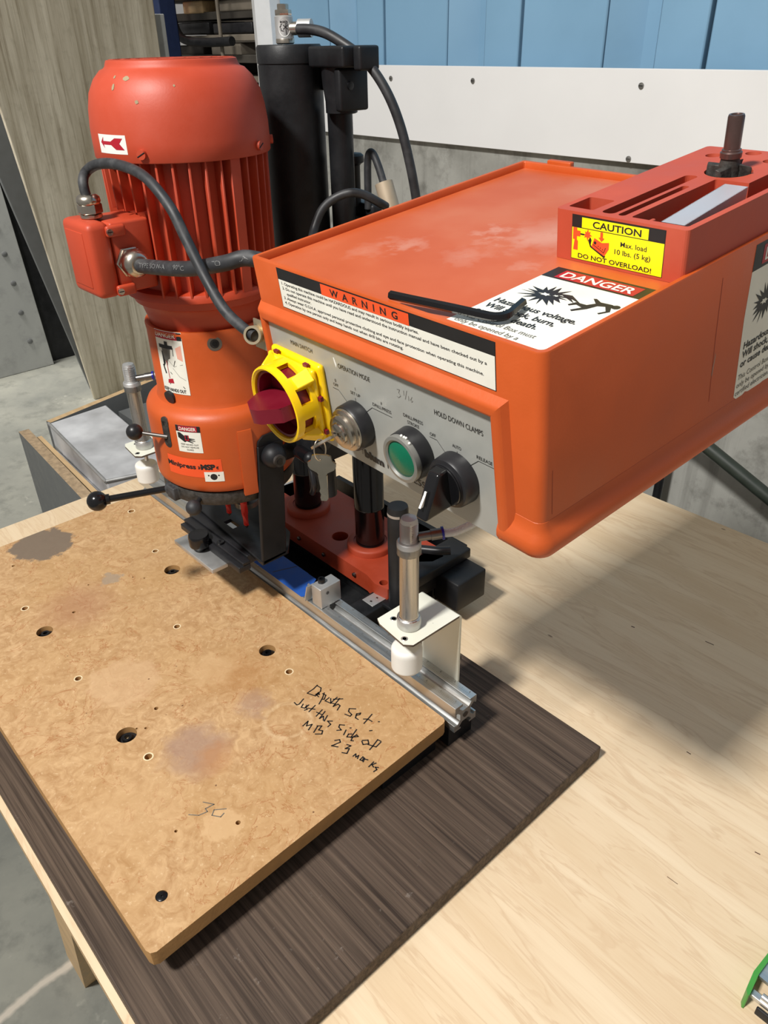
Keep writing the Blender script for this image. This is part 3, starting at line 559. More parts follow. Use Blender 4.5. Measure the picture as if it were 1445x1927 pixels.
# aluminium T-slot fence rail
def rail_prof():
    y0, z0 = 0.507, 0.050; S = 0.0395
    def g(a,c): return (y0+a*S, z0+c*S)
    # outline in unit square; slots open on all four sides
    P = [(0,0),(0.30,0),(0.30,0.07),(0.22,0.07),(0.22,0.12),(0.36,0.27),(0.64,0.27),(0.78,0.12),(0.78,0.07),(0.70,0.07),(0.70,0),(1,0),(1,0.30),(0.93,0.30),(0.93,0.22),(0.88,0.22),(0.73,0.36),(0.73,0.64),(0.88,0.78),(0.93,0.78),(0.93,0.70),(1,0.70),(1,1),(0.70,1),(0.70,0.93),(0.78,0.93),(0.78,0.88),(0.64,0.73),(0.36,0.73),(0.22,0.88),(0.22,0.93),(0.36,0.93),(0.36,1.03),(0.02,1.03),(0.02,0.62),(0.09,0.62),(0.09,0.74),(0.14,0.74),(0.26,0.62),(0.26,0.36),(0.14,0.25),(0.05,0.25),(0.0,0.28)]
    return [g(a,c) for a,c in P]
b = MB(); b.prism(rail_prof(), -1.262, -0.4445, ALU, ax='x'); 
rail = dp(b,'fence_rail', bevel=0.0004, segs=1)
fl = Flat(lambda u,v,h: (u,v,0.050+0.0395*1.03+h)); fl2 = Flat(lambda u,v,h: (u,v,0.0895+h))
k = 0; x = -0.452
while x > -0.80:
    L = 0.0035 if k%5 else 0.0055
    fl.rect(x-0.0001,0.5125,x+0.0001,0.5125+L*0.8,INKG); fl2.rect(x-0.0001,0.5375,x+0.0001,0.5375+L,INKG)
    if k%10 == 0:
        t = str(4+k//10); fl2.text(t, x-0.002, 0.5418, 0.0032, INKG, xs=0.9); fl.text(t, x-0.002, 0.5165, 0.0026, INKG, xs=0.9)
    x -= 0.0025; k += 1
fl.build('front_scale', rail); fl2.build('rear_scale', rail)
b = MB()
for q in ((0.0,-0.0005),): b.lathe([(0.0035,0),(0.0042,0.0008)], STEELD, base=(-0.4445,0.5265,0.0698), ax='x', seg=18)
b.build('core_hole', rail)
# stop block
st = MB(); st.box((-0.7290,0.5095,0.0912),(-0.7075,0.5465,0.1255),ALUM,c=0.0015); st.box((-0.727,0.515,0.072),(-0.710,0.526,0.092),ALUM)
so = dp(st,'stop_block')
b = MB(); b.lathe([(0.0022,0.1255),(0.0055,0.1255),(0.0055,0.1315),(0.0052,0.132),(0.0026,0.132),(0.0022,0.127)], BLACKG, base=(-0.722,0.5235,0), seg=24); b.build('socket_bolt', so)
b = MB(); b.lathe([(0.0014,0),(0.0026,0.0003)], STEELD, base=(-0.7074,0.522,0.115), ax='x', seg=14); b.build('grub_hole', so)
b = MB(); b.box((-0.7345,0.502,0.0935),(-0.7325,0.514,0.1245),ALUM, rot=Matrix.Rotation(0.28,3,'Y')); b.cyl((-0.734,0.508,0.123),(-0.730,0.512,0.118),0.002,ALUM); b.build('flip_tab', so)

# hold-down clamps
def clamp(dx, dy, full):
    cx, cy = -0.506+dx, 0.489+dy; m0 = len(COL.objects); Z = 0.197
    b = MB()
    P = [(-0.541+dx,0.470+dy),(-0.532+dx,0.4655+dy),(-0.486+dx,0.4605+dy),(-0.4775+dx,0.468+dy),(-0.4765+dx,0.5445+dy),(-0.541+dx,0.5445+dy)]
    b.prism(P, Z-0.003, Z, CREAM, mside=mat('chipped_edge', srgb(96,84,72), 0.6, var=0.5, vscale=90))
    b.prism([(0.5445+dy,Z),(0.5475+dy,Z-0.0015),(0.549+dy,Z-0.005),(0.549+dy,0.052),(0.546+dy,0.052),(0.546+dy,Z-0.005),(0.5445+dy,Z-0.0035)], -0.541+dx, -0.4765+dx, CREAM, ax='x')
    br = dp(b,'clamp_bracket', bevel=0.0006)
    for hx,hy in ((-0.0215,-0.005),(0.0135,-0.0205)):
        q = MB(); q.lathe([(0.0,Z+0.0002),(0.0025,Z+0.0002)], BLACKP, base=(cx+hx,cy+hy,0), seg=16); q.lathe([(0.0025,Z+0.0001),(0.0036,Z+0.0005),(0.0042,Z+0.0001)], STEEL, base=(cx+hx,cy+hy,0), seg=16); q.build('bracket_hole', br)
    q = MB(); q.cyl((-0.4765+dx,0.549+dy,0.10),(-0.470+dx,0.549+dy,0.10),0.006,BLACKP) if False else q.cyl((-0.49+dx,0.549+dy,0.115),(-0.49+dx,0.560+dy,0.115),0.006,BLACKP); q.build('bracket_bolt', br)
    b = MB(); b.lathe([(0.0135,0.0),(0.0142,0.001),(0.0142,0.014),(0.0125,0.0155),(0.0118,0.0155),(0.0118,0.018),(0.0112,0.019),(0.0112,0.103),(0.0122,0.104),(0.0138,0.1045),(0.0138,0.114),(0.013,0.116)], STEEL, base=(cx,cy,Z), seg=36)
    cyl_o = dp(b,'clamp_cylinder')
    b = MB(); b.lathe([(0.0138,0),(0.0145,0.001),(0.0145,0.013),(0.0128,0.0152)], ALUM, base=(cx,cy,Z+0.0002), seg=36); b.build('cylinder_foot', cyl_o)
    b = MB(); b.lathe([(0.0122,0.1035),(0.0138,0.1045),(0.0138,0.119),(0.0125,0.1205)], ALUM, base=(cx,cy,Z), seg=36)
    prof = [(0.0098,0.1205)]
    for i in range(11): zz = 0.122+i*0.0021; prof += [(0.0104,zz),(0.0088,zz+0.00105)]
    prof += [(0.0100,0.1455),(0.0085,0.150),(0.0,0.152)]
    b.lathe(prof, ALUM, base=(cx,cy,Z), seg=30)
    # flattened tenon with cross hole
    b.box((cx+0.001,cy-0.0062,Z+0.1205),(cx+0.0088,cy+0.0062,Z+0.1475),ALUM,c=0.0015)
    b.build('cylinder_cap', cyl_o)
    b = MB(); b.cyl((cx+0.0086,cy-0.001,Z+0.131),(cx+0.0090,cy-0.001,Z+0.131),0.0032,STEELD,seg=18); b.build('cross_hole', cyl_o)
    fx = Vector((cx+0.010,cy+0.010,Z+0.126)); d = Vector((0.55,0.75,0.10)).normalized()
    b = MB(); b.cyl(fx-d*0.004, fx+d*0.020, 0.0052, STEELD); b.cyl(fx+d*0.010, fx+d*0.022, 0.0062, STEELD); b.build('air_fitting', cyl_o)
    b = MB(); b.cyl(fx+d*0.022, fx+d*0.0245, 0.0075, BLUEC); b.build('release_collar', cyl_o, label='blue release collar')
    ho = MB()
    e = fx+d*0.022
    if full: ho.tube([e, e+d*0.02, e+Vector((0.034,0.048,0.024)), e+Vector((0.056,0.075,0.060)), e+Vector((0.070,0.090,0.100))], 0.0046, CLEARH, seg=12)
    else: ho.tube([e, e+d*0.02, e+Vector((0.060,0.045,-0.002)), e+Vector((0.11,0.08,-0.01))], 0.0036, CLEARH, seg=12)
    dp(ho,'air_hose', label='thin clear air hose')
    b = MB(); b.cyl((cx,cy-0.001,0.172),(cx,cy-0.001,Z-0.003),0.0034,STEEL); b.lathe([(0.0,0.1345),(0.0172,0.1345),(0.0183,0.1350),(0.0190,0.1365),(0.0190,0.1380),(0.0190,0.160),(0.0190,0.1640),(0.0180,0.1665),(0.0155,0.1680),(0.0145,0.1682),(0.0,0.1685)], WHITEP, base=(cx,cy-0.004,0), seg=40); dp(b,'clamp_pad', label='white plastic clamp pad')
clamp(0,0,True); clamp(-0.652,-0.0005,False)

# drill guard: bent dark plate, black stop profile, aluminium plate, knobs
GZ = 0.172
b = MB(); b.prism([(-1.06,0.500),(-1.015,0.474),(-0.770,0.4565),(-0.764,0.4565),(-0.764,0.500),(-0.80,0.530),(-1.05,0.575)], GZ-0.006, GZ, BLACKP)
gd = dp(b,'guard_plate', bevel=0.001)
c = []
q = MB(); q.box((-0.892-DP.location.x,0.474-DP.location.y,0.15-DP.location.z),(-0.866-DP.location.x,0.486-DP.location.y,0.19-DP.location.z),BLACKP); c.append(q.build('cut')); gd.parent = None; carve(gd, c); gd.parent = DP
b = MB(); b.hexa([(-0.770,0.4565,GZ-0.006),(-0.764,0.4565,GZ-0.006),(-0.764,0.497,GZ-0.004),(-0.770,0.497,GZ-0.004),(-0.770,0.470,0.345),(-0.764,0.470,0.345),(-0.764,0.510,0.345),(-0.770,0.510,0.345)], BLACKP)
b.prism([(0.470,0.345),(0.510,0.345),(0.506,0.353),(0.495,0.358),(0.480,0.358),(0.472,0.352)], -0.770, -0.764, BLACKP, ax='x')
gs = dp(b,'guard_side', bevel=0.0015)
b = MB(); b.ball((-0.757,0.488,0.329),0.0165,BLACKP); b.cyl((-0.745,0.486,0.329),(-0.7385,0.485,0.329),0.008,CASTG); b.cyl((-0.7385,0.485,0.329),(-0.738,0.485,0.329),0.0045,BLACKG); b.build('guard_knob', gs)
b = MB(); b.box((-0.960,0.4535,0.150),(-0.800,0.4735,GZ-0.0062),BLACKM,c=0.0015); b.box((-0.955,0.434,0.148),(-0.792,0.4533,0.158),BLACKM,c=0.0015); b.box((-0.955,0.441,0.158),(-0.792,0.4533,0.163),BLACKM,c=0.001); sp = dp(b,'swing_stop')
b = MB(); b.box((-0.936,0.411,0.141),(-0.828,0.437,0.1478),ALUM,c=0.0008); dp(b,'stop_plate', label='bright aluminium stop plate')
b = MB(); prof=[(0.0,0.148),(0.008,0.148),(0.008,0.155),(0.0145,0.156),(0.0152,0.158),(0.0152,0.172),(0.0142,0.1745),(0.0,0.1745)]; b.lathe(prof, BLACKG, base=(-0.886,0.427,0), seg=32); b.build('stop_knob', sp)
b = MB(); b.lathe([(0,0.163),(0.0055,0.163),(0.0055,0.166),(0.003,0.1665),(0,0.165)], BLACKG, base=(-0.858,0.446,0), seg=24); b.build('cap_bolt', sp)

# motor
b = MB()
b.lathe([(0.0655,0.7725),(0.0665,0.7738),(0.0685,0.7733),(0.0697,0.7705),(0.0705,0.7680),(0.0725,0.7660),(0.0765,0.7645),(0.0845,0.7565),(0.0915,0.744),(0.0950,0.729),(0.0970,0.712),(0.0972,0.70),(0.0972,0.683),(0.0965,0.682),(0.094,0.682),(0.094,0.70)], RED, base=(AX,AY,0), seg=72)
b.bm.faces.ensure_lookup_table()
for f in [f for f in b.bm.faces if len(f.verts) > 8]: b.bm.faces.remove(f)
cap = dp(b,'fan_cover')
b = MB(); b.lathe([(0.0,0.7742),(0.016,0.7742),(0.016,0.7722)], RED, base=(AX,AY,0))
for rr in (0.016,0.028,0.040,0.052,0.0635):
    b.lathe([(rr-0.0022,0.7722),(rr+0.0022,0.7722),(rr+0.0022,0.7742),(rr-0.0022,0.7742),(rr-0.0022,0.7722)], RED, base=(AX,AY,0), seg=56)
for k in range(12):
    a = k*pi/6; b.box((0.012,-0.0022,0.7752),(0.066,0.0022,0.7781),RED) if False else b.add([(AX+r*cos(a)-s*sin(a),AY+r*sin(a)+s*cos(a),z) for z in (0.7723,0.7741) for r,s in ((0.012,-0.002),(0.0655,-0.002),(0.0655,0.002),(0.012,0.002))], ((3,2,1,0),(4,5,6,7),(0,1,5,4),(1,2,6,5),(2,3,7,6),(3,0,4,7)), RED)
b.build('vent_grille', cap)
b = MB(); b.lathe([(0,0.764),(0.064,0.764)], BLACKP, base=(AX,AY,0)); b.lathe([(0,0.7643),(0.02,0.7643),(0.018,0.7705),(0,0.7712)], BLACKP, base=(AX,AY,0)); b.build('fan', cap)
def cylmap(R, ax=AX, ay=AY):
    return lambda u,v,h: (ax+(R+h)*cos(radians(u)), ay+(R+h)*sin(radians(u)), v)
fl = Flat(cylmap(0.0972), 2.0); fl.rect(-91,0.6905,-65.2,0.7085,WHITEP,1,14); fl.poly([(-88.5,0.7008),(-85,0.7062),(-85.6,0.7022),(-78,0.7022),(-74,0.7055),(-67.5,0.7055),(-70.5,0.7005),(-67.0,0.6945),(-74,0.6945),(-78,0.6988),(-85.6,0.6988),(-85,0.6952)],LABR,2); fl.build('arrow_label', cap, label='white label with a red arrow pointing left')
def cap_r(z):
    P = [(0.0725,0.7665),(0.0765,0.7645),(0.0845,0.7565),(0.0915,0.744),(0.0950,0.729),(0.0970,0.712),(0.0972,0.683)]
    for (r0_,z0_),(r1_,z1_) in zip(P,P[1:]):
        if z >= z1_: return r0_+(r1_-r0_)*(z0_-z)/(z0_-z1_)
    return 0.0972
CH = mat('paint_chip', srgb(150,134,104), 0.7)
for a_, z_, w_, h_ in ((-64,0.7585,0.0045,0.0022),(-73.5,0.7515,0.0022,0.0035),(-75,0.7600,0.0016,0.0016),(-54.5,0.7385,0.0022,0.0020),(-30,0.752,0.0012,0.0012)):
    fl = Flat(lambda u,v,h: (AX+(cap_r(v)+h+0.0002)*cos(radians(a_)+u/0.09), AY+(cap_r(v)+h+0.0002)*sin(radians(a_)+u/0.09), v)); rr_ = random.Random(int(z_*1e4))
    fl.poly([(w_*rr_.uniform(0.7,1.1)*cos(k*pi/5), z_+h_*rr_.uniform(0.7,1.1)*sin(k*pi/5)) for k in range(10)], CH, 1); fl.build('paint_chip', cap)
def polar(a, r, z): return Vector((AX+r*cos(radians(a)), AY+r*sin(radians(a)), z))
for a in (-55, 25, 62, 145, -150):
    b = MB(); b.cyl(polar(a,0.095,0.691),polar(a,0.101,0.691),0.0048,RED); p = polar(a,0.1011,0.691)
    t = Vector((-sin(radians(a)),cos(radians(a)),0)); q0 = p+t*0.0042+Vector((0,0,0.0022)); q1 = p-t*0.0042-Vector((0,0,0.0022)); b.cyl(q0,q1,0.0006,BLACKP,seg=6); b.build('cover_screw', cap)
# finned stator
b = MB(); b.lathe([(0.078,0.686),(0.078,0.535)], RED, base=(AX,AY,0), seg=72)
mo = dp(b,'motor_body')
fins = [a for a in range(-180,180,11)]
for k in range(34):
    a = -180 + k*360/34 + 4
    wide = abs(((a-4+180)%360)-180) < 4
    hw = 0.0075 if wide else 0.0017; tp = 0.0065 if wide else 0.0012
    short = -112 < a < -68
    m = Matrix.Translation((AX,AY,0)) @ Matrix.Rotation(radians(a),4,'Z'); b = MB(); b.M = m
    zb = 0.632 if short else 0.540; R1 = 0.0935
    b.add([(0.077,-hw,zb),(R1-0.002,-tp,zb),(R1-0.002,tp,zb),(0.077,hw,zb),(0.077,-hw,0.682),(R1,-tp,0.682),(R1,tp,0.682),(0.077,hw,0.682)], ((3,2,1,0),(4,5,6,7),(0,1,5,4),(1,2,6,5),(2,3,7,6),(3,0,4,7)), RED)
    b.build('cooling_fin', mo, bevel=0.0005, segs=1)
b = MB(); b.lathe([(0.078,0.545),(0.090,0.543),(0.0925,0.538),(0.0925,0.5345),(0.086,0.532),(0.084,0.524),(0.0795,0.5225),(0.0775,0.521),(0.0755,0.512),(0.0720,0.500),(0.070,0.492),(0.0685,0.480)], RED, base=(AX,AY,0), seg=72)
dp(b,'motor_flange')
# spindle housing
b = MB(); b.lathe([(0.070,0.494),(0.0745,0.4965),(0.077,0.496),(0.0778,0.493),(0.0770,0.486),(0.0768,0.404),(0.079,0.399),(0.086,0.396),(0.0915,0.392),(0.0945,0.386),(0.0952,0.378),(0.0952,0.300),(0.0945,0.292),(0.090,0.287)], ORANGE, base=(AX,AY,0), seg=84)
hs = dp(b,'spindle_housing')
b = MB(); a0 = radians(-31)
b.lathe([(0.0900,0.2800),(0.0970,0.2800),(0.0975,0.283),(0.0975,0.366),(0.0960,0.372),(0.0900,0.374)], ORANGE, base=(AX,AY,0), seg=12, a0=radians(-20), a1=radians(-9)); 
for aa in (-20,-9): b.add([polar(aa,r,z) for r,z in ((0.0900,0.2800),(0.0970,0.2800),(0.0975,0.283),(0.0975,0.366),(0.0960,0.372),(0.0900,0.374))],((0,1,2,3,4,5),),ORANGE)
pass; b.build('housing_apron', hs)
b = MB(); b.cyl(polar(-26.7,0.072,0.4816),polar(-26.7,0.0772,0.4816),0.0088,STEELD); b.cyl(polar(-26.7,0.077,0.4816),polar(-26.7,0.0776,0.4816),0.0055,SCREWB); b.cyl(polar(-26.7,0.0776,0.4816),polar(-26.7,0.0779,0.4816),0.003,BLACKG); b.build('socket_screw', hs)
b = MB(); b.cyl(polar(-79.8,0.074,0.41),polar(-79.8,0.0795,0.409),0.0085,BLACKM); b.build('rubber_plug', hs)
# flat print on the housing
def burst(cx, cy, s, n, rng, asp=1.0):
    P = []
    for k in range(n*2):
        r = s*(rng.uniform(0.85,1.25) if k%2==0 else rng.uniform(0.42,0.6)); a = 2*pi*k/(2*n)+rng.uniform(-0.1,0.1); P.append((cx+r*cos(a)*asp, cy+r*sin(a)))
    return P
deg = 1/radians(1)/0.0772
def cm(R):
    return lambda u,v,h: (AX+(R+h)*cos(u/R+radians(-71)), AY+(R+h)*sin(u/R+radians(-71)), v)
fl = Flat(cm(0.0772), 0.004); fl.rect(-0.021,0.4165,0.0210,0.4962,LABW,1,14); fl.rect(-0.021,0.486,0.0205,0.4955,LABR,2,14); fl.rect(0.0142,0.486,0.0205,0.4955,INK,3,3); fl.text('DANGER',-0.0195,0.4882,0.0056,LABW,width=0.032,bold=0.015,layer=4)
fl.text('KEEP HANDS OUT',-0.020,0.4188,0.0042,INK,width=0.036,bold=0.03,layer=3)
fl.rect(-0.016,0.474,0.006,0.4785,INK,3,6); fl.poly([(-0.012,0.474),(0.002,0.474),(0.0,0.462),(-0.004,0.460),(-0.006,0.452),(-0.010,0.460)],INKG,3); fl.rect(-0.006,0.478,-0.001,0.483,INK,3); fl.stroke([(0.006,0.476),(0.0055,0.466)],0.0008,INK)
fl.stroke([(-0.007,0.458),(-0.006,0.436)],0.0009,LABR); fl.poly([(-0.009,0.434),(-0.001,0.436),(0.000,0.430),(-0.010,0.429)],LABR,3)
fl.stroke([(0.007,0.460),(-0.007,0.428)],0.0009,INK); fl.stroke([(-0.003,0.444),(0.015,0.425)],0.0009,INK); fl.stroke([(-0.004,0.46),(0.004,0.452),(0.017,0.456)],0.0004,INKG); fl.stroke([(0.002,0.45),(0.010,0.44),(0.018,0.436)],0.0004,INKG)
fl.poly([(0.010,0.476),(0.018,0.480),(0.018,0.460),(0.011,0.463)],PINK,2); fl.poly([(-0.013,0.470),(-0.010,0.470),(-0.009,0.455),(-0.0125,0.45)],INK,3); fl.stroke([(-0.0135,0.452),(-0.011,0.442)],0.0022,INK)
fl.build('danger_label', hs, label='white danger label with a drawing of a hand under the drill')
def cm2(R):
    return lambda u,v,h: (AX+(R+h)*cos(u/R+radians(-57)), AY+(R+h)*sin(u/R+radians(-57)), v)
fl = Flat(cm2(0.0954), 0.004); fl.rect(-0.0165,0.3465,0.0168,0.3835,LABW,1,12); fl.rect(-0.0165,0.375,0.0168,0.3835,INK,2,12); fl.rect(-0.0125,0.3757,0.0128,0.3828,LABR,3,10); fl.text('DANGER',-0.0115,0.3770,0.0046,LABW,width=0.023,bold=0.02,layer=4)
fl.poly([(-0.0145,0.3735),(-0.011,0.3735),(-0.002,0.367),(0.008,0.366),(0.0085,0.3652),(0.001,0.3648),(0.0085,0.3633),(0.0085,0.3625),(0.0,0.3632),(0.006,0.3608),(0.005,0.36),(-0.003,0.3622),(-0.006,0.3605),(-0.0145,0.3665)],INK,3)
fl.rect(-0.005,0.363,0.0005,0.3705,LABR,4); fl.poly([(-0.0035,0.3705),(-0.0035,0.3665),(-0.005,0.3665),(-0.0022,0.364),(0.0005,0.3665),(-0.001,0.3665),(-0.001,0.3705)],INK,5)
fl.text('KEEP HANDS OUT',0,0.3565,0.0022,INK,width=0.024,align='c'); fl.text('DO NOT REMOVE',0,0.3528,0.0022,INK,width=0.024,align='c'); fl.text('GUARD',0,0.3492,0.0022,INK,width=0.0095,align='c')
fl.build('guard_label', hs, label='small white danger label about keeping hands out')
fl = Flat(cm2(0.0954), 0.004); fl.rect(-0.040,0.311,0.0375,0.3375,LABO,1,20); fl.text('Minipress',-0.0405,0.3230,0.0068,INK,width=0.044,bold=0.035); fl.text('»',0.006,0.3235,0.006,INK,width=0.0036,bold=0.03); fl.text('MSP',0.0100,0.3232,0.0072,INK,width=0.0190,bold=0.06); fl.text('«',0.0298,0.3235,0.006,INK,width=0.0036,bold=0.03)
fl.rect(0.0135,0.3055,0.0385,0.3195,LABW,2,6); fl.poly([(0.0255+0.0045*cos(k*pi/10),0.3125+0.0045*sin(k*pi/10)) for k in range(20)],INK,3)
for q in (-0.0065,0.0065): fl.poly([(0.0255+q+0.0011*cos(k*pi/6),0.3145+0.0011*sin(k*pi/6)) for k in range(12)],INK,3)
fl.build('name_label', hs, label='orange name label with black lettering')
# slot with knob
b = MB(); b.cyl(polar(-77.6,0.0935,0.3835),polar(-77.6,0.0956,0.3835),0.0062,STEELD); b.cyl(polar(-77.6,0.0935,0.3535),polar(-77.6,0.0956,0.3535),0.0062,CASTG); R_ = Matrix.Rotation(radians(-77.6),3,'Z'); c_ = polar(-77.6,0.0946,0.3685); b.box((c_.x-0.001,c_.y-0.0062,0.3535),(c_.x+0.001,c_.y+0.0062,0.3835),CASTG,rot=R_); b.build('slot_plate', hs)
p0 = polar(-77.6,0.095,0.362); p1 = polar(-92,0.118,0.368)
b = MB(); b.cyl(p0,p1,0.0025,STEELD); b.ball(p1+(p1-p0).normalized()*0.006,0.0105,BLACKM); b.build('depth_knob', hs)
# spindle head ring, lever
b = MB(); b.lathe([(0.0,0.292),(0.088,0.292),(0.088,0.286),(0.084,0.285),(0.084,0.283)], BLACKP, base=(AX,AY,0), seg=64); b.lathe([(0.060,0.285),(0.0895,0.285),(0.0905,0.283),(0.0905,0.268),(0.089,0.266),(0.060,0.266)], CASTG, base=(AX,AY,0), seg=64); b.lathe([(0.03,0.268),(0.055,0.268),(0.055,0.256),(0.03,0.254),(0,0.254)], BLACKP, base=(AX,AY,0)); hd = dp(b,'spindle_head')
p = polar(-58,0.108,0.272); b = MB(); b.cyl(polar(-58,0.088,0.275),p,0.003,BLACKM); b.ball(p,0.0105,RUBBERG); b.build('index_knob', hd)
h0 = polar(-86,0.088,0.277); h1 = Vector((-0.8692,0.400,0.272)); hb = Vector((-0.9134,0.3056,0.270)); d = (hb-h1).normalized()
b = MB(); b.cyl(polar(-80,0.080,0.281),h1+d*0.008,0.0105,RUBBERG); b.box((-0.868,0.384,0.264),(-0.848,0.404,0.283),RUBBERG,c=0.002); lv = dp(b,'lever_hub')
b = MB(); b.cyl(h1,hb-d*0.012,0.0046,BLACKG); lr = dp(b,'lever_rod'); b = MB(); b.ball(hb,0.0135,BLACKG); b.cyl(hb-d*0.016,hb-d*0.009,0.007,BLACKG); b.build('lever_ball', lr, label='glossy black ball grip')
# drill bits
for x, y in ((-0.8385,0.4815),(-0.8850,0.4820)):
    b = MB(); b.lathe([(0.0068,0.258),(0.0068,0.250),(0.0055,0.249)], STEEL, base=(x,y,0), seg=24); b.lathe([(0.0049,0.250),(0.0049,0.226)], CARB, base=(x,y,0), seg=24)
    n = 24; vs = []; fs = []
    for i in range(n+1):
        z = 0.228-(0.228-0.189)*i/n; t = i*0.11
        for k in range(8):
            a = 2*pi*k/8+t; r = 0.0049 if k in (0,1,4,5) else 0.0038; vs.append((x+r*cos(a),y+r*sin(a),z))
    fs = [(i*8+k,i*8+(k+1)%8,(i+1)*8+(k+1)%8,(i+1)*8+k) for i in range(n) for k in range(8)]
    b.add(vs,fs,CARB,False); b.add([vs[n*8+k] for k in range(8)]+[(x,y,0.182)], [(k,(k+1)%8,8) for k in range(8)], STEEL)
    dp(b,'drill_bit', label='drill bit with red shank')
b = MB(); b.lathe([(0.005,0.256),(0.005,0.215),(0.0175,0.214),(0.0175,0.206),(0.004,0.204),(0,0.200)], STEELD, base=(AX,AY+0.020,0)); dp(b,'boring_bit')
# terminal box and glands
b = MB(); b.box((-0.886,0.331,0.5515),(-0.8200,0.3565,0.6300),RED,c=0.007); b.box((-0.884,0.3568,0.5535),(-0.8215,0.402,0.6280),RED,c=0.003)
tbx = dp(b,'terminal_box', bevel=0.0008)
b = MB(); b.box((-0.876,0.3302,0.562),(-0.834,0.3318,0.620),RED,c=0.0006); b.build('box_lid_panel', tbx)
for z in (0.6205,0.5585):
    b = MB(); b.box((-0.8215,0.350,z-0.006),(-0.815,0.372,z+0.006),RED,c=0.003); b.cyl((-0.816,0.353,z),(-0.8135,0.353,z),0.0034,STEEL,seg=14); b.box((-0.8136,0.3502,z-0.0005),(-0.8133,0.3558,z+0.0005),BLACKP); b.build('lid_screw', tbx)
gp = Vector(CABLE_OVER[0]); gp = Vector((-0.8525,0.353,0.630))
b = MB(); b.lathe([(0.0105,0.0),(0.0115,0.001),(0.0115,0.004),(0.0095,0.005)], NICKEL, base=gp, seg=32); b.hexnut(gp+Vector((0,0,0.005)),gp+Vector((0,0,0.0145)),0.0128,NICKEL); b.lathe([(0.0115,0.0145),(0.0125,0.017),(0.0118,0.021),(0.0085,0.0238),(0.006,0.024)], NICKEL, base=gp, seg=32); b.build('cable_gland', tbx, label='nickel cable gland on top')
g2 = Vector((-0.8195,0.371,0.5870)); b = MB(); b.hexnut(g2,g2+Vector((0.004,0,0)),0.0165,NICKEL); b.hexnut(g2+Vector((0.004,0,0)),g2+Vector((0.010,0,0)),0.0155,NICKEL); b.lathe([(0.0145,0.010),(0.0148,0.014),(0.0135,0.020),(0.0105,0.0235),(0.008,0.024)], NICKEL, base=g2, ax='x', seg=32); b.build('cable_gland', tbx, label='large nickel cable gland facing the control box')
co = [tuple(gp+Vector((0,0,0.012))), tuple(gp+Vector((-0.004,0,0.035)))] + [tuple(p) for p in CABLE_OVER[2:]]
b = MB(); b.tube(co, 0.0052, RUBBERG); dp(b,'motor_cable', label='thin dark cable looping over the motor')
ct = [tuple(g2+Vector((0.012,0,0))), tuple(g2+Vector((0.03,0.001,-0.0005)))] + [tuple(p) for p in CABLE_THICK[2:]]
# keep the thick cable clear of the fins and end it in the box side
b = MB(); b.tube(ct, 0.0076, RUBBERG); ck = dp(b,'power_cable', label='thick dark power cable with printed marking')
def along(pts, r):
    P = [Vector(p) for p in pts]; L = [0]
    for a,c in zip(P,P[1:]): L.append(L[-1]+(c-a).length)
    def fn(u,v,h):
        for i in range(len(P)-1):
            if u <= L[i+1] or i == len(P)-2:
                t = (u-L[i])/(L[i+1]-L[i]); p = P[i].lerp(P[i+1],t); d = (P[i+1]-P[i]).normalized(); break
        view = Vector((0.80,-0.50,0.33)); n = (view-d*view.dot(d)).normalized(); s = d.cross(n) * -1
        if s.z < 0: s = -s
        a = v/r; return p + n*(r+0.0002+h)*cos(a) + s*(r+0.0002+h)*sin(a)
    return fn
fl = Flat(along(ct, 0.0076)); PR = mat('cable_print', (0.16,0.16,0.16), 0.6)
fl.text('TYPE SOW-A', 0.022, -0.0026, 0.0046, PR, width=0.05, layer=2); fl.text('90°C', 0.088, -0.0024, 0.0046, PR, width=0.018, layer=2); fl.text('P-123 70-MSHA', 0.125, -0.0022, 0.0046, PR, width=0.062, layer=2); fl.build('cable_marking', ck)
b = MB(); e = Vector(CABLE_OVER[-1]); BR = mat('pale_brass', (0.62,0.52,0.36), 0.35, 0.8); q_ = (e-Vector(CABLE_OVER[-2])).normalized()
b.lathe([(0.0062,-0.004),(0.0085,-0.004),(0.0085,0.004),(0.0062,0.004),(0.0062,-0.004)], BR, base=e-q_*0.002, rotm=Vector((0.55,-0.80,0.25)).to_track_quat('Z','Y').to_matrix(), seg=28)
b.box((e.x-0.010,e.y+0.006,e.z-0.014),(e.x+0.012,e.y+0.0075,e.z+0.013),BR); dp(b,'cable_clip', label='brass clip where the cable enters')

# pneumatic feed cylinder and upper bracket
CX, CY = -0.869, 0.642
b = MB(); b.lathe([(0.0385,0.46),(0.0385,0.7625),(0.0378,0.763),(0.0378,0.7640),(0.0390,0.7645),(0.0390,0.781),(0.037,0.7835),(0,0.7835)], BLACKP, base=(CX,CY,0), seg=56); fc = dp(b,'feed_cylinder')
ex, ey = -0.8765, 0.643
b = MB(); b.lathe([(0.0095,0.7838),(0.011,0.785),(0.011,0.789),(0.0105,0.790)], NICKEL, base=(ex,ey,0), seg=24); b.lathe([(0.0108,0.789),(0.0108,0.8115),(0.0095,0.8125)], ALUM, base=(ex,ey,0), seg=24); b.hexnut((ex,ey,0.8125),(ex,ey,0.8185),0.0098,NICKEL); b.lathe([(0.0068,0.8185),(0.0068,0.8235),(0.006,0.8242),(0,0.8242)], NICKEL, base=(ex,ey,0), seg=24)
dv = Vector((0.735,0.50,0.0)).normalized(); c0 = Vector((ex,ey,0.7995)); b.cyl(c0+dv*0.008,c0+dv*0.020,0.007,NICKEL); b.cyl(c0+dv*0.018,c0+dv*0.034,0.0095,ALUM); el = b.build('elbow_fitting', fc, label='nickel elbow fitting with a small round label')
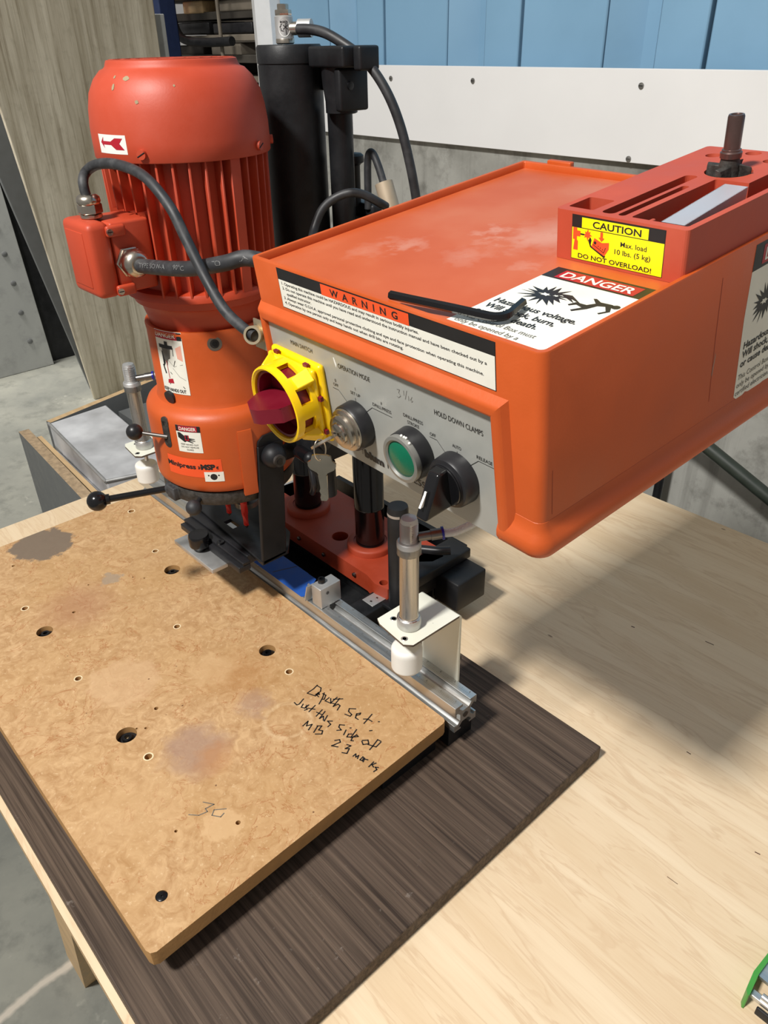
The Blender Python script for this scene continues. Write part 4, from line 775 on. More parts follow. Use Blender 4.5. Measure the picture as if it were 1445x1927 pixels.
fl = Flat(lambda u,v,h: (ex+(0.0109+h)*cos(u/0.0109+radians(-37)), ey+(0.0109+h)*sin(u/0.0109+radians(-37)), 0.8005+v))
fl.poly([(0.0072*cos(k*pi/12),0.0092*sin(k*pi/12)) for k in range(24)],WHITEP,1); fl.text('BOSCH',-0.0045,0.0048,0.0020,INK,width=0.009,bold=0.03,layer=2)
fl.stroke([(0.0035,0.0038),(-0.0035,0.0036),(-0.0040,0.0015),(-0.0052,0.0008),(-0.0040,-0.0005),(-0.0038,-0.003),(-0.001,-0.0034)],0.0006,INK); fl.stroke([(0.0015,0.0036),(0.002,-0.007)],0.0006,INK); fl.stroke([(-0.001,0.0025),(0.004,-0.0015)],0.0008,INK); fl.stroke([(-0.001,-0.0015),(0.004,0.0025)],0.0008,INK); fl.build('valve_label', fc, label='round white label with a face pictogram')
b = MB()
b.box((-0.826,0.636,0.760),(-0.762,0.690,0.7815),BLACKP,c=0.003); b.box((-0.762,0.650,0.757),(-0.749,0.680,0.7815),BLACKP,c=0.003); b.box((-0.850,0.665,0.735),(-0.80,0.69,0.775),BLACKP,c=0.002)
b.lathe([(0.0225,0.762),(0.0215,0.742),(0.019,0.725),(0.019,0.713),(0.017,0.712)], BLACKP, base=(-0.799,0.662,0), seg=32); b.box((-0.785,0.640,0.7155),(-0.774,0.684,0.7595),BLACKP,c=0.003)
b.cyl((-0.7745,0.655,0.742),(-0.772,0.655,0.742),0.0045,BLACKG); dp(b,'top_bracket')
b = MB(); b.lathe([(0.0155,0.56),(0.0155,0.715)], BLACKP, base=(-0.815,0.672,0), seg=32); dp(b,'guide_tube')
prof = []
for i in range(10): prof += [(0.012,0.53+i*0.004),(0.0135,0.532+i*0.004)]
b = MB(); b.lathe(prof, BLACKP, base=(-0.797,0.668,0), seg=24); dp(b,'spring')
b = MB(); b.box((-0.945,0.595,0.33),(-0.755,0.695,0.455),BLACKP,c=0.006); b.box((-0.92,0.568,0.36),(-0.80,0.60,0.45),BLACKP,c=0.004)
for x in (-0.771,-0.931): b.lathe([(0.033,0.315),(0.035,0.318),(0.035,0.40)], BLACKP, base=(x,0.66,0), seg=32)
dp(b,'feed_carriage')
b = MB(); b.box((-0.775,0.535,0.300),(-0.735,0.60,0.345),BLACKP,c=0.004); b.box((-0.80,0.50,0.305),(-0.772,0.56,0.33),BLACKP,c=0.003); b.cyl((-0.745,0.545,0.30),(-0.745,0.545,0.262),0.010,BLACKP); b.cyl((-0.76,0.53,0.32),(-0.735,0.528,0.32),0.009,BLACKG); b.ball((-0.733,0.528,0.32),0.009,BLACKP); b.cyl((-0.74,0.56,0.25),(-0.74,0.56,0.30),0.012,BLACKP); b.hexnut((-0.736,0.55,0.335),(-0.724,0.549,0.335),0.009,SCREWB)
b.tube([(-0.75,0.54,0.30),(-0.738,0.535,0.275),(-0.75,0.54,0.255)],0.004,BLACKM); dp(b,'trip_mechanism')
b = MB()
b.box((-0.945,0.60,0.43),(-0.76,0.69,0.47),BLACKP,c=0.004); dp(b,'carriage_cap')
b = MB(); b.box((-0.858,0.695,0.50),(-0.765,0.755,0.588),BLACKP,c=0.006); b.box((-0.850,0.700,0.588),(-0.79,0.745,0.604),BLACKP,c=0.004); vb = dp(b,'valve_block')
b = MB(); b.lathe([(0.0100,0.600),(0.0100,0.648),(0.0115,0.650),(0.0150,0.652),(0.0155,0.655),(0.0150,0.660),(0.012,0.6625),(0,0.663)], BLACKP, base=(-0.8283,0.70,0), seg=24); b.build('valve_plunger', vb)
b = MB(); b.tube(HOSE_AIR, 0.0056, RUBBER); dp(b,'main_air_hose', label='long black air hose arching over from the elbow')
b = MB(); b.tube(HOSE_LOOP, 0.0048, RUBBERG); dp(b,'looped_hose', label='tight inverted hose loop')
b = MB(); b.tube(HOSE_LOW, 0.0052, RUBBER); dp(b,'lower_hose', label='low curved black hose behind the control box')
b = MB(); b.tube(HOSE_BACK, 0.005, RUBBERG); dp(b,'rear_hose')
hc = Vector(HOSE_LOOP[-1]); b = MB(); b.cyl(hc+Vector((-0.006,0.0,0.012)),hc+Vector((0.008,0,-0.020)),0.0115,mat('pale_coupling',srgb(176,160,138),0.5,0.3)); dp(b,'hose_coupling', label='pale hose coupling')
# ------------------------------------------------------------------ tilted orange control box (its own frame: x across the front, y back, z up)
BOX_R = ((0.9990744, 0.0430135, 0.0003113), (-0.0426537, 0.9916025, -0.1220867), (-0.0055601, 0.1219605, 0.9925194))
BOX_M = Matrix.Translation((-0.38596, 0.37066, 0.51401)) @ Matrix(BOX_R).to_4x4()
def BM(): b = MB(); b.M = BOX_M; return b
def bflat(fn): return Flat(lambda u,v,h: BOX_M @ Vector(fn(u,v,h)))
X0, X1, YB, ZT, ZD = -0.1812, 0.1345, 0.342, 0.1205, 0.114
b = BM()
# shell drawn as a rounded plan outline; the front-left lower part is open for the panel
R8 = 0.007
def rrect(x0,y0,x1,y1,r,n=5,rr=None):
    rr = rr or (r,r,r,r); P = []
    for (cx,cy,a0,q) in ((x0,y0,180,rr[0]),(x1,y0,270,rr[1]),(x1,y1,0,rr[2]),(x0,y1,90,rr[3])):
        ox = cx+q if a0 in (180,90) else cx-q; oy = cy+q if a0 in (180,270) else cy-q
        for k in range(n+1): a = radians(a0+90*k/n); P.append((ox+q*cos(a), oy+q*sin(a)))
    return P
out = rrect(X0,0,X1,YB,0.004,5,(0.003,0.007,0.004,0.003))
n = len(out)
def zb(y): return -0.016-0.036*y
vs = []
inn = rrect(X0+0.0045,0.0045,X1-0.0045,YB-0.0045,0.003,5,(0.002,0.004,0.002,0.002))
rim_o = rrect(X0+0.0006,0.0006,X1-0.0006,YB-0.0006,0.003,5,(0.003,0.0065,0.003,0.003)); rim_i = rrect(X0+0.0038,0.0038,X1-0.0038,YB-0.0038,0.003,5,(0.002,0.004,0.002,0.002))
rings = [[(x,y,zb(y)) for x,y in out], [(x,y,ZT-0.0012) for x,y in out], [(x,y,ZT) for x,y in rim_o], [(x,y,ZT) for x,y in rim_i], [(x,y,ZT-0.001) for x,y in inn], [(x,y,ZD) for x,y in inn]]
fs = []
for j,r in enumerate(rings):
    vs += r
    if j: fs += [((j-1)*n+k,(j-1)*n+(k+1)%n,j*n+(k+1)%n,j*n+k) for k in range(n)]
b.add(vs, fs, ORANGE, True)
def deck_mat():
    t = NT('orange_deck_paint'); n1 = t.noise(14, 4); n2 = t.noise(60, 5, 0.7)
    c = t.mix(t.ramp(n1, 0.3, 0.7), srgb(182,80,36), srgb(192,94,54)); c = t.mix(t.ramp(n1, 0.5, 0.75, 0, 0.3), c, srgb(186,116,84))
    for u,v,r,st in ((-0.004,0.188,0.030,0.75),(0.012,0.205,0.020,0.6),(-0.020,0.165,0.012,0.5),(-0.060,0.170,0.010,0.7),(-0.052,0.150,0.007,0.4),(-0.105,0.105,0.010,0.4),(-0.095,0.098,0.008,0.4),(-0.035,0.110,0.013,0.4),(0.020,0.115,0.008,0.4),(-0.120,0.075,0.012,0.3),(0.05,0.30,0.03,0.3),(-0.05,0.31,0.04,0.3)):
        p = BOX_M @ Vector((u,v,0.114)) - DP.location
        c = t.mix(t.math('MULTIPLY', t.blob(p.x, p.y, r, 0.75, 0.02, 60), t.ramp(n2, 0.35, 0.65, st*0.35, st)), c, srgb(206,160,142))
    t.put(t.b.inputs['Base Color'], c); t.b.inputs['Roughness'].default_value = 0.45; t.bump(n2, 0.05, 0.0005); return t.m
b.add(rings[-1], [tuple(range(n))], deck_mat()); b.add(rings[0], [tuple(range(n))[::-1]], ORANGE)
box = dp(b,'control_box')
# rounded lip along the bottom of the right side and right front corner
b = BM()
def lip_sweep(b, prof, x_start):
    path = [((x_start,0),(0,-1)),((0.112,0),(0,-1)),((0.1275,0),(0,-1))]+[((0.1275+0.007*sin(radians(a)),0.007-0.007*cos(radians(a))),(sin(radians(a)),-cos(radians(a)))) for a in (15,30,45,60,75)]+[((X1,0.007),(1,0)),((X1,0.12),(1,0)),((X1,YB),(1,0))]
    vs = []; n = len(prof)
    for (px,py),(nx,ny) in path:
        for o_,z in prof: vs.append((px+nx*o_, py+ny*o_, z-0.036*max(py,0)))
    m = len(path); b.add(vs, [(i*n+k,i*n+(k+1)%n,(i+1)*n+(k+1)%n,(i+1)*n+k) for i in range(m-1) for k in range(n)], ORANGE, True)
    b.add(vs[:n], [tuple(range(n))], ORANGE); b.add(vs[-n:], [tuple(range(n))[::-1]], ORANGE)
lip_sweep(b, [(-0.004,-0.001),(0.0002,-0.004),(0.0010,-0.009),(0.0030,-0.0135),(0.0052,-0.0170),(0.0066,-0.0210),(0.0066,-0.0260),(0.0045,-0.0305),(0.0005,-0.0325),(-0.004,-0.0325)], 0.100)
b.add([(0.130,0.001,-0.0322),(0.130,YB,-0.044),(X0+0.02,YB,-0.03),(X0+0.02,0.02,-0.02)],((0,1,2,3),),ORANGE); b.build('bottom_lip', box)
# raised frame round the panel
def ringpath(): pass
BZ0, BZ1 = 0.0668, 0.0815
b = BM()
b.hexa([(-0.1800,0.002,-0.0330),(-0.1722,0.002,-0.0330),(-0.1722,0.002,0.0668),(-0.1800,0.002,0.0815),(-0.1780,-0.0062,-0.0330),(-0.1728,-0.0062,-0.0330),(-0.1728,-0.0062,0.0674),(-0.1780,-0.0062,0.0765)], ORANGE)
b.add([(-0.1812,0.002,0.0835),(0.1090,0.002,0.0835),(0.1030,-0.0062,0.0765),(-0.1780,-0.0062,0.0765),(0.0960,-0.0062,0.0680),(-0.1728,-0.0062,0.0680),(0.0950,0.003,0.0670),(-0.1722,0.003,0.0670)], ((0,1,2,3),(3,2,4,5),(5,4,6,7)), ORANGE)
b.add([(0.1090,0.002,0.0835),(0.1150,0.002,-0.016),(0.1085,-0.0062,-0.022),(0.1030,-0.0062,0.0765),(0.1010,-0.0062,-0.0300),(0.0960,-0.0062,0.0680),(0.1000,0.003,-0.031),(0.0950,0.003,0.0670)], ((0,1,2,3),(3,2,4,5),(5,4,6,7)), ORANGE)
pf = b.build('panel_frame', box, bevel=0.0022, segs=3)
# back rim tab
b = BM(); b.box((-0.150,YB-0.001,0.096),(-0.120,YB+0.006,0.1235),ORANGE,c=0.0015); b.build('rear_tab', box)
# print on the front: warning strip
fl = bflat(lambda u,v,h: (u,-h,v)); L0, L1, B0, T0 = -0.1430, 0.0968, 0.0853, 0.1180
fl.rect(L0-0.0006,B0-0.0006,L1+0.0006,T0+0.0004,INK,1); fl.rect(L0,B0,L1,T0-0.0092,LABW,2); fl.rect(L0,T0-0.0092,L1,T0,INK,2)
fl.rect(-0.0830,T0-0.0094,0.0180,T0-0.0006,LABO,3); fl.text('W  A  R  N  I  N  G', -0.0325, T0-0.0076, 0.0054, INK, width=0.078, bold=0.022, layer=4, align='c')
y = T0-0.0123
for t, x, wd in (('1. Operating this machine could be HAZARDOUS and may result in serious bodily injuries.',L0+0.004,0.166),('2. Do not operate this machine until you have read and understood the instruction manual and have been checked out by a',L0+0.004,0.229),('qualified instructor.',L0+0.009,0.034),('3. Always wear O.S.H.A. approved personal protective clothing and eye and face protection when operating this machine.',L0+0.004,0.226),('4. Operation by one person only and keep hands out when drill bits are rotating.',L0+0.004,0.148)):
    fl.text(t, x, y-0.0006, 0.0024, INK, width=wd, bold=0.016, layer=3); y -= 0.0041
fl.build('warning_label', box, label='long warning label with numbered rules')
# danger label on the deck
def man(fl, cx, cy, s, lay=3, sx=1.0):
    q = lambda P: [(cx+u*s*sx, cy+v*s) for u,v in P]
    fl.poly(q([(0.42+0.09*cos(k*pi/5),0.16+0.09*sin(k*pi/5)) for k in range(10)]), INK, lay)
    fl.poly(q([(0.36,0.20),(0.30,0.22),(0.05,0.20),(-0.12,0.30),(-0.18,0.27),(0.0,0.10),(-0.10,-0.05),(-0.35,-0.05),(-0.42,-0.22),(-0.37,-0.25),(-0.28,-0.14),(-0.1,-0.20),(-0.22,-0.40),(-0.16,-0.44),(0.02,-0.20),(0.10,0.02),(0.24,0.08),(0.38,-0.10),(0.30,-0.25),(0.35,-0.28),(0.46,-0.08),(0.36,0.10)]), INK, lay)
rng = random.Random(3)
def bolt_burst(fl, cx, cy, s, asp, hole_m, lay=3):
    P = burst(cx, cy, s, 17, rng, asp); fl.poly(P, INK, lay)
    fl.poly(burst(cx-0.1*s, cy, s*0.18, 6, rng, 2.0), hole_m, lay+1); fl.poly(burst(cx+0.35*s*asp, cy+0.12*s, s*0.10, 5, rng, 1.6), hole_m, lay+1)
fl = bflat(lambda u,v,h: (u,v,ZD+h)); U0, U1, V0, V1 = 0.0400, 0.1255, 0.0055, 0.1290
fl.rect(U0,V0,U1,V1,LABW,1); fl.rect(U0,V1-0.0195,U1,V1,INK,2); fl.rect(0.0500,V1-0.0175,0.1160,V1-0.0030,LABR,3); fl.text('DANGER',0.083,V1-0.0152,0.0100,LABW,width=0.060,bold=0.018,layer=4,align='c')
bolt_burst(fl, 0.0680, 0.0825, 0.0140, 1.35, LABW); fl.poly([(0.076,0.088),(0.092,0.081),(0.086,0.086),(0.098,0.0815),(0.083,0.091)],INK,3); man(fl, 0.1040, 0.0850, 0.034)
for t,v,wd in (('Hazardous voltage.',0.0545,0.069),('Will shock, burn,',0.0445,0.060),('or cause death.',0.0345,0.054)): fl.text(t,0.0445,v,0.0068,INK,width=wd,bold=0.022,layer=3)
for t,v,wd in (('This Control Box must',0.0240,0.062),('only be opened by a',0.0160,0.055),('certified electrician.',0.0080,0.052)): fl.text(t,0.0445,v,0.0052,INKG,width=wd,layer=3)
fl.build('danger_label', box, label='large white danger label on the box top')
# danger label on the right side
fl = bflat(lambda u,v,h: (X1+h,u,v)); U0, U1, V0, V1 = 0.2345, 0.320, -0.0125, 0.1165
fl.poly([(U0+0.004,V0+0.003),(U0+0.012,V0-0.003),(U0+0.022,V0+0.001),(U0+0.035,V0-0.004),(U0+0.05,V0-0.001),(U1,V0-0.004),(U1,V1),(U0-0.002,V1),(U0-0.0015,0.06)],LABW,1); fl.rect(U0-0.002,V1-0.020,U1,V1,INK,2); fl.rect(0.2445,V1-0.0175,0.311,V1-0.003,LABR,3); fl.text('DANGER',0.278,V1-0.0152,0.0100,LABW,width=0.060,bold=0.018,layer=4,align='c')
bolt_burst(fl, 0.2610, 0.0660, 0.0150, 1.25, LABW); fl.poly([(0.272,0.070),(0.288,0.063),(0.282,0.068),(0.294,0.0635),(0.279,0.073)],INK,3); man(fl, 0.299, 0.068, 0.034)
for t,v,wd in (('Hazardous voltage.',0.0325,0.069),('Will shock, burn,',0.0245,0.060),('or cause death.',0.0165,0.054)): fl.text(t,0.2400,v,0.0062,INK,width=wd,bold=0.022,layer=3)
for t,v,wd in (('This Control Box must',0.0050,0.062),('only be opened by a',-0.0022,0.055),('certified electrician.',-0.0095,0.052)): fl.text(t,0.2400,v,0.0050,INKG,width=wd,layer=3)
fl.build('danger_label', box, label='danger label on the right side with a torn lower edge')
# smears and chips on the paint
fl = bflat(lambda u,v,h: (X1+h,u,v)); fl.poly([(0.1960,0.028),(0.1975,0.046),(0.1985,0.043),(0.1978,0.026)],mat('bare_chip',srgb(168,128,112),0.7),1); fl.build('paint_chip', box); fl = bflat(lambda u,v,h: (X1+h,u,v)); fl.stroke([(0.1915,0.105),(0.194,0.06),(0.1975,0.02),(0.199,0.004)],0.0007,mat('dark_run',srgb(150,46,14),0.5),1); fl.build('paint_run', box); fl = bflat(lambda u,v,h: (X1+h,u,v)); fl.stroke([(0.011,0.035),(0.0115,0.0)],0.0006,mat('dark_run',srgb(150,46,14),0.5),1); fl.build('paint_run', box)

# grey control panel
b = BM(); b.box((-0.1726,-0.0012,-0.0344),(0.1032,0.0015,0.0655),PANEL)
cp = dp(b,'control_panel', bevel=0.0004)
fl = bflat(lambda u,v,h: (u,-h-0.0012,v)); TX = INK
fl.text('MAIN SWITCH',-0.1406,0.0527,0.0042,TX,width=0.0315); fl.text('OPERATION MODE',-0.0745,0.0500,0.0044,TX,width=0.0405)
fl.text('0',-0.0823,0.0352,0.0030,TX); fl.text('OFF',-0.0852,0.0312,0.0028,TX,width=0.0068); fl.text('I',-0.0553,0.0360,0.0028,TX); fl.text('SET UP',-0.0622,0.0312,0.0028,TX,width=0.0125); fl.text('II',-0.0236,0.0342,0.0026,TX); fl.text('DRILL/PRESS',-0.0343,0.0298,0.0029,TX,width=0.0225)
fl.text('DRILL/PRESS',0.0027,0.0336,0.0029,TX,width=0.0216); fl.text('STROKE',0.0066,0.0288,0.0029,TX,width=0.0130); fl.text('HOLD DOWN CLAMPS',0.0380,0.0478,0.0044,TX,width=0.0475)
fl.text('OFF',0.0312,0.0280,0.0028,TX,width=0.0062); fl.text('AUTO',0.0545,0.0274,0.0028,TX,width=0.0088); fl.text('RELEASE',0.0785,0.0275,0.0029,TX,width=0.0148)
fl.build('panel_lettering', cp, label='small black control names'); fl = bflat(lambda u,v,h: (u,-h-0.0012,v))
for s_ in ([(-0.0866,0.0285),(-0.079,0.0285),(-0.069,0.0206)],[(-0.0568,0.0285),(-0.0568,0.026)],[(-0.0452,0.0194),(-0.0358,0.027),(-0.0117,0.027)],[(0.0129,0.0265),(0.0129,0.0238)],[(0.0308,0.0263),(0.0382,0.0263),(0.0465,0.0188)],[(0.0590,0.0250),(0.0590,0.0225)],[(0.0715,0.0183),(0.08,0.0257),(0.0943,0.0257)]): fl.stroke(s_,0.0004,TX,2)
fl.build('legend_lines', cp, kind='stuff'); fl = bflat(lambda u,v,h: (u,-h-0.0012,v))
fl.text('blum',-0.0550,-0.0262,0.0068,INK,width=0.0255,bold=0.06); fl.stroke([(-0.0575,-0.025),(-0.0575,-0.0205)],0.0005,INK); fl.stroke([(-0.0585,-0.0212),(-0.0575,-0.0200),(-0.0565,-0.0212)],0.0005,INK)
fl.build('maker_name', cp, label='bold black maker name with a small figure'); fl = bflat(lambda u,v,h: (u,-h-0.0012,v))
fl.text('MINIPRESS',-0.0250,-0.0255,0.0062,INK,width=0.0455)
fl.build('machine_name', cp); fl = bflat(lambda u,v,h: (u,-h-0.0012,v))
for s_ in ([(-0.0018,0.0545),(0.0012,0.0550),(-0.0002,0.0522),(0.0018,0.0500),(-0.001,0.0478),(-0.0024,0.0484)],[(0.0058,0.0558),(0.0058,0.0520)],[(0.0068,0.0490),(0.0094,0.0568)],[(0.0108,0.0530),(0.0108,0.0492)],[(0.0148,0.0535),(0.0128,0.0505),(0.0138,0.0490),(0.0152,0.0502),(0.0132,0.0512)]): fl.stroke(s_,0.00035,INKG,2)
fl.build('pencilled_number', cp, label='pencilled 3 1/16'); fl = bflat(lambda u,v,h: (u,-h-0.0012,v))
fl.poly([(-0.0800,0.0575),(-0.0785,0.0578),(-0.0765,0.0520),(-0.0775,0.0490),(-0.0790,0.0530)],WHITEP,1); fl.build('white_scuff', cp)

# main switch: yellow guard, maroon rotary handle
SX, SZ = -0.1315, 0.0100
b = BM()
b.box((SX-0.037,-0.0075,SZ-0.037),(SX+0.037,-0.0001,SZ+0.037),YELLOW,c=0.004)
b.box((SX-0.034,-0.013,SZ-0.034),(SX+0.034,-0.0074,SZ+0.034),YELLOW,c=0.003)
sw = dp(b,'main_switch')
def yl(prof, m, x, z, seg=48, a0=0.0, a1=2*pi): # lathe about the panel normal, height grows towards the operator
    return dict(prof=prof, m=m, base=(x,0,z), ax='y', seg=seg, rotm=Matrix.Rotation(pi,3,'X'), a0=a0, a1=a1)
Q = radians
# skirt: ring with window openings between posts
b = BM(); b.lathe(**yl([(0.0315,0.0335),(0.0335,0.0350),(0.0350,0.0345),(0.0355,0.0320),(0.0355,0.0280),(0.0315,0.0280),(0.0315,0.0335)], YELLOW, SX, SZ)); b.lathe(**yl([(0.0315,0.012),(0.0355,0.012),(0.0355,0.0165),(0.0315,0.0165),(0.0315,0.012)], YELLOW, SX, SZ))
for k in range(8):
    a0 = k*45
    b.lathe(**yl([(0.0315,0.0163),(0.0355,0.0163),(0.0355,0.0282),(0.0315,0.0282),(0.0315,0.0163)], YELLOW, SX, SZ, seg=5, a0=Q(a0-8), a1=Q(a0+(11 if k%2 else 14))))
b.build('guard_ring', sw)
for a in (45,135,225,315):
    b = BM(); m = Matrix.Translation((SX,0,SZ)) @ Matrix.Rotation(Q(a),4,'Y'); b.M = BOX_M @ m
    b.hexa([(0.030,-0.0120,-0.007),(0.0445,-0.0120,-0.007),(0.0445,-0.0120,0.007),(0.030,-0.0120,0.007),(0.030,-0.0265,-0.0055),(0.0365,-0.0265,-0.0055),(0.0365,-0.0265,0.0055),(0.030,-0.0265,0.0055)], YELLOW); b.build('corner_rib', sw, bevel=0.001)
b = BM(); b.lathe(**yl([(0.0,0.014),(0.0300,0.014),(0.0310,0.016),(0.0310,0.0315),(0.0295,0.0320),(0.0285,0.0310),(0.0280,0.0180),(0.0,0.0175)], MAROON, SX, SZ)); hd2 = b.build('rotary_dial', sw, label='maroon dial inside the yellow guard')
b = BM(); hz = 0.0065; P = [(-0.0280,-0.020),(-0.0280,-0.030),(-0.0270,-0.036),(-0.018,-0.050),(0.0,-0.058),(0.0100,-0.056),(0.0265,-0.044),(0.0280,-0.034),(0.0280,-0.018)]
m = Matrix.Translation((SX,0,SZ)) @ Matrix.Rotation(Q(-8),4,'Y'); b.M = BOX_M @ m
b.prism([(u,v) for u,v in P], -hz, hz, MAROON, ax='z'); hn = b.build('switch_handle', sw, bevel=0.0022, segs=3, label='maroon rotary handle')
b = BM(); b.M = BOX_M @ m; b.box((-0.016,-0.0183,-0.020),(0.012,-0.0176,-0.0075),mat('amber_sticker',srgb(196,120,40),0.5)); b.build('dial_sticker', sw)
b = BM(); b.M = BOX_M @ m; b.cyl((0.006,-0.0500,-hz-0.0003),(0.006,-0.0500,-hz+0.003),0.0030,BLACKP,seg=16); b.build('padlock_hole', sw)
for dx,dz in ((-0.022,0.0345),(0.022,0.0345),(0.0345,0.008),(0.0345,-0.024)):
    b = BM(); b.box((SX+dx-0.003,-0.0110,SZ+dz-0.002),(SX+dx+0.003,-0.0079,SZ+dz+0.002),MAROON); b.build('clip_slot', sw)
# key switch
KX, KZ = -0.0567, 0.0050
b = BM(); b.lathe(**yl([(0.0200,0.0002),(0.0205,0.001),(0.0200,0.0120),(0.0190,0.0135),(0.0,0.0135)], BLACKM, KX, KZ)); ks = dp(b,'key_switch', label='key switch with steel barrel')
b = BM(); b.lathe(**yl([(0.0182,0.0130),(0.0186,0.0140),(0.0180,0.0162),(0.0150,0.0170),(0.0148,0.0200),(0.0135,0.0212),(0.0095,0.0214),(0.0092,0.0235),(0.0080,0.0245),(0.0,0.0245)], NICKEL, KX, KZ)); b.build('lock_barrel', ks)
b = BM(); b.box((KX-0.0045,-0.0250,KZ-0.0006),(KX+0.0045,-0.0244,KZ+0.0006),BLACKP); b.build('keyway', ks)
# green button
GX, GZ2 = 0.0130, 0.0065
b = BM(); b.lathe(**yl([(0.0205,0.0002),(0.0210,0.001),(0.0200,0.0130),(0.0,0.0130)], BLACKM, GX, GZ2)); pbn = dp(b,'push_button', label='green illuminated push button')
b = BM(); b.lathe(**yl([(0.0150,0.0135),(0.0150,0.0165),(0.0165,0.0180),(0.0192,0.0176),(0.0196,0.0160),(0.0194,0.0128)], mat('dull_bezel',(0.3,0.3,0.28),0.45,0.6), GX, GZ2)); b.build('button_bezel', pbn)
b = BM(); b.lathe(**yl([(0.0152,0.0130),(0.0150,0.0158),(0.0120,0.0172),(0.0,0.0180)], GREEN, GX, GZ2)); b.build('button_lens', pbn, label='green lens')
b = BM(); rr = random.Random(5)
for q in (75,80,88,60): b.ball((GX+0.0200*cos(Q(q)),-0.011-rr.random()*0.004,GZ2+0.0200*sin(Q(q))),0.0011,WHITEP,seg=8)
b.build('paint_spots', pbn, kind='stuff')
# selector knob
NX, NZ = 0.0590, 0.0030
b = BM(); b.lathe(**yl([(0.0200,0.0002),(0.0208,0.001),(0.0200,0.0115),(0.0190,0.0130),(0.0165,0.0136),(0.0165,0.0150),(0.0,0.0150)], BLACKM, NX, NZ)); sk = dp(b,'selector_knob', label='black selector knob with white pointer')
b = BM(); b.lathe(**yl([(0.0158,0.0150),(0.0162,0.0158),(0.0158,0.0166),(0.0,0.0168)], BLACKG, NX, NZ)); b.build('knob_dial', sk)
b = BM(); b.M = BOX_M @ Matrix.Translation((NX,0,NZ)) @ Matrix.Rotation(Q(-4),4,'Y')
b.hexa([(-0.0062,-0.0155,-0.0155),(0.0062,-0.0155,-0.0155),(0.0062,-0.0155,0.0160),(-0.0062,-0.0155,0.0160),(-0.0058,-0.0420,-0.0158),(0.0058,-0.0420,-0.0158),(0.0058,-0.0250,0.0150),(-0.0058,-0.0250,0.0150)], BLACKG)
hb2 = b.build('knob_handle', sk, bevel=0.0018, segs=3)
b = BM(); b.M = BOX_M @ Matrix.Translation((NX,0,NZ)) @ Matrix.Rotation(Q(-4),4,'Y'); b.hexa([(-0.0010,-0.0412,-0.0060),(0.0010,-0.0412,-0.0060),(0.0010,-0.0330,0.0040),(-0.0010,-0.0330,0.0040),(-0.0010,-0.0385,-0.0060),(0.0010,-0.0385,-0.0060),(0.0010,-0.0337,0.0040),(-0.0010,-0.0337,0.0040)], WHITEP)
b.build('pointer_mark', sk)

# ------------------------------------------------------------------ keys on a ring in the lock
kp = BOX_M @ Vector((KX,-0.0245,KZ))
kt = empty('key_ring', kp, 'two steel keys on a thin ring, one turned in the panel key switch', 'keys')
# shared key outline: bow, shank; local frame (u along, v across, h thickness)
BOW = [(0,-0.0028),(0.0030,-0.0045),(0.0060,-0.0100),(0.0085,-0.0115),(0.0120,-0.0118),(0.0140,-0.0090),(0.0185,-0.0078),(0.0195,-0.0040),(0.0195,0.0040),(0.0185,0.0078),(0.0140,0.0090),(0.0120,0.0118),(0.0085,0.0115),(0.0060,0.0100),(0.0030,0.0045),(0,0.0028)]
def key(org, du, dv, L, name, lab):
    du = Vector(du).normalized(); dv = Vector(dv); dv = (dv-du*dv.dot(du)).normalized(); dn = du.cross(dv)
    M = Matrix((du,dv,dn)).transposed().to_4x4(); M.translation = org; b = MB(); b.M = M
    b.prism(BOW, -0.0010, 0.0010, NICKEL); b.prism([(0.0005,-0.0038),(0.0005,0.0038),(-L+0.002,0.0036),(-L,0.0020),(-L,-0.0024),(-L+0.003,-0.0030),(-L+0.006,-0.0022),(-L+0.009,-0.0034),(-L+0.012,-0.0024)], -0.0009, 0.0009, NICKEL)
    b.box((-L+0.001,0.0004,0.0009),(-0.001,0.0011,0.0013),NICKEL); b.box((-L+0.001,-0.0016,0.0009),(-0.001,-0.0010,0.0012),STEELD)
    b.lathe([(0.0015,0.00101),(0.0028,0.00115),(0.0030,0.00101)], STEELD, base=(0.0145,0,0), seg=18); b.lathe([(0.0,0.00105),(0.0016,0.00105)], BLACKP, base=(0.0145,0,0), seg=14)
    return b.build(name, kt, bevel=0.0003, segs=1, label=lab)
outd = BOX_M.to_3x3() @ Vector((0,-1,0)); rt = BOX_M.to_3x3() @ Vector((1,0,0)); upv = BOX_M.to_3x3() @ Vector((0,0,1))
key(kp+outd*0.004, outd, rt*0.80+upv*0.60, 0.0035, 'inserted_key', 'key in the lock, seen edge on')
rc = kp+outd*0.0185-upv*0.0055
b = MB(); P = [rc+outd*0.0*1+(-upv*cos(a)*0.0095+outd*sin(a)*0.0060)+rt*0.0006*sin(a) for a in [k*2*pi/18 for k in range(19)]]; b.tube(P, 0.00055, NICKEL, seg=8, sub=2); b.build('ring', kt)
hk = rc-upv*0.0125+outd*0.0005
key(hk-Vector((0,0,0.0115)), Vector((0,0,1)), rt*0.70-outd*0.60, 0.0235, 'hanging_key', 'spare key hanging from the ring')

# ------------------------------------------------------------------ hex key on the box
def bl(u,v,w): return BOX_M @ Vector((u,v,w))
b = MB(); P = [(-0.0075,0.0065,0.1228),(0.012,0.0105,0.1222),(0.045,0.0185,0.1208),(0.066,0.0236,0.1196),(0.0735,0.0268,0.1192),(0.0768,0.0330,0.1192),(0.0745,0.0430,0.1193),(0.0712,0.0545,0.1194)]
b.tube([bl(*p) for p in P], 0.0031, BLACKG, seg=6, sub=5); 
for f in b.bm.faces: f.smooth = False
b.build('hex_key', label='black L-shaped hex key lying on the front edge of the orange box', cat='hex key', recenter=True)

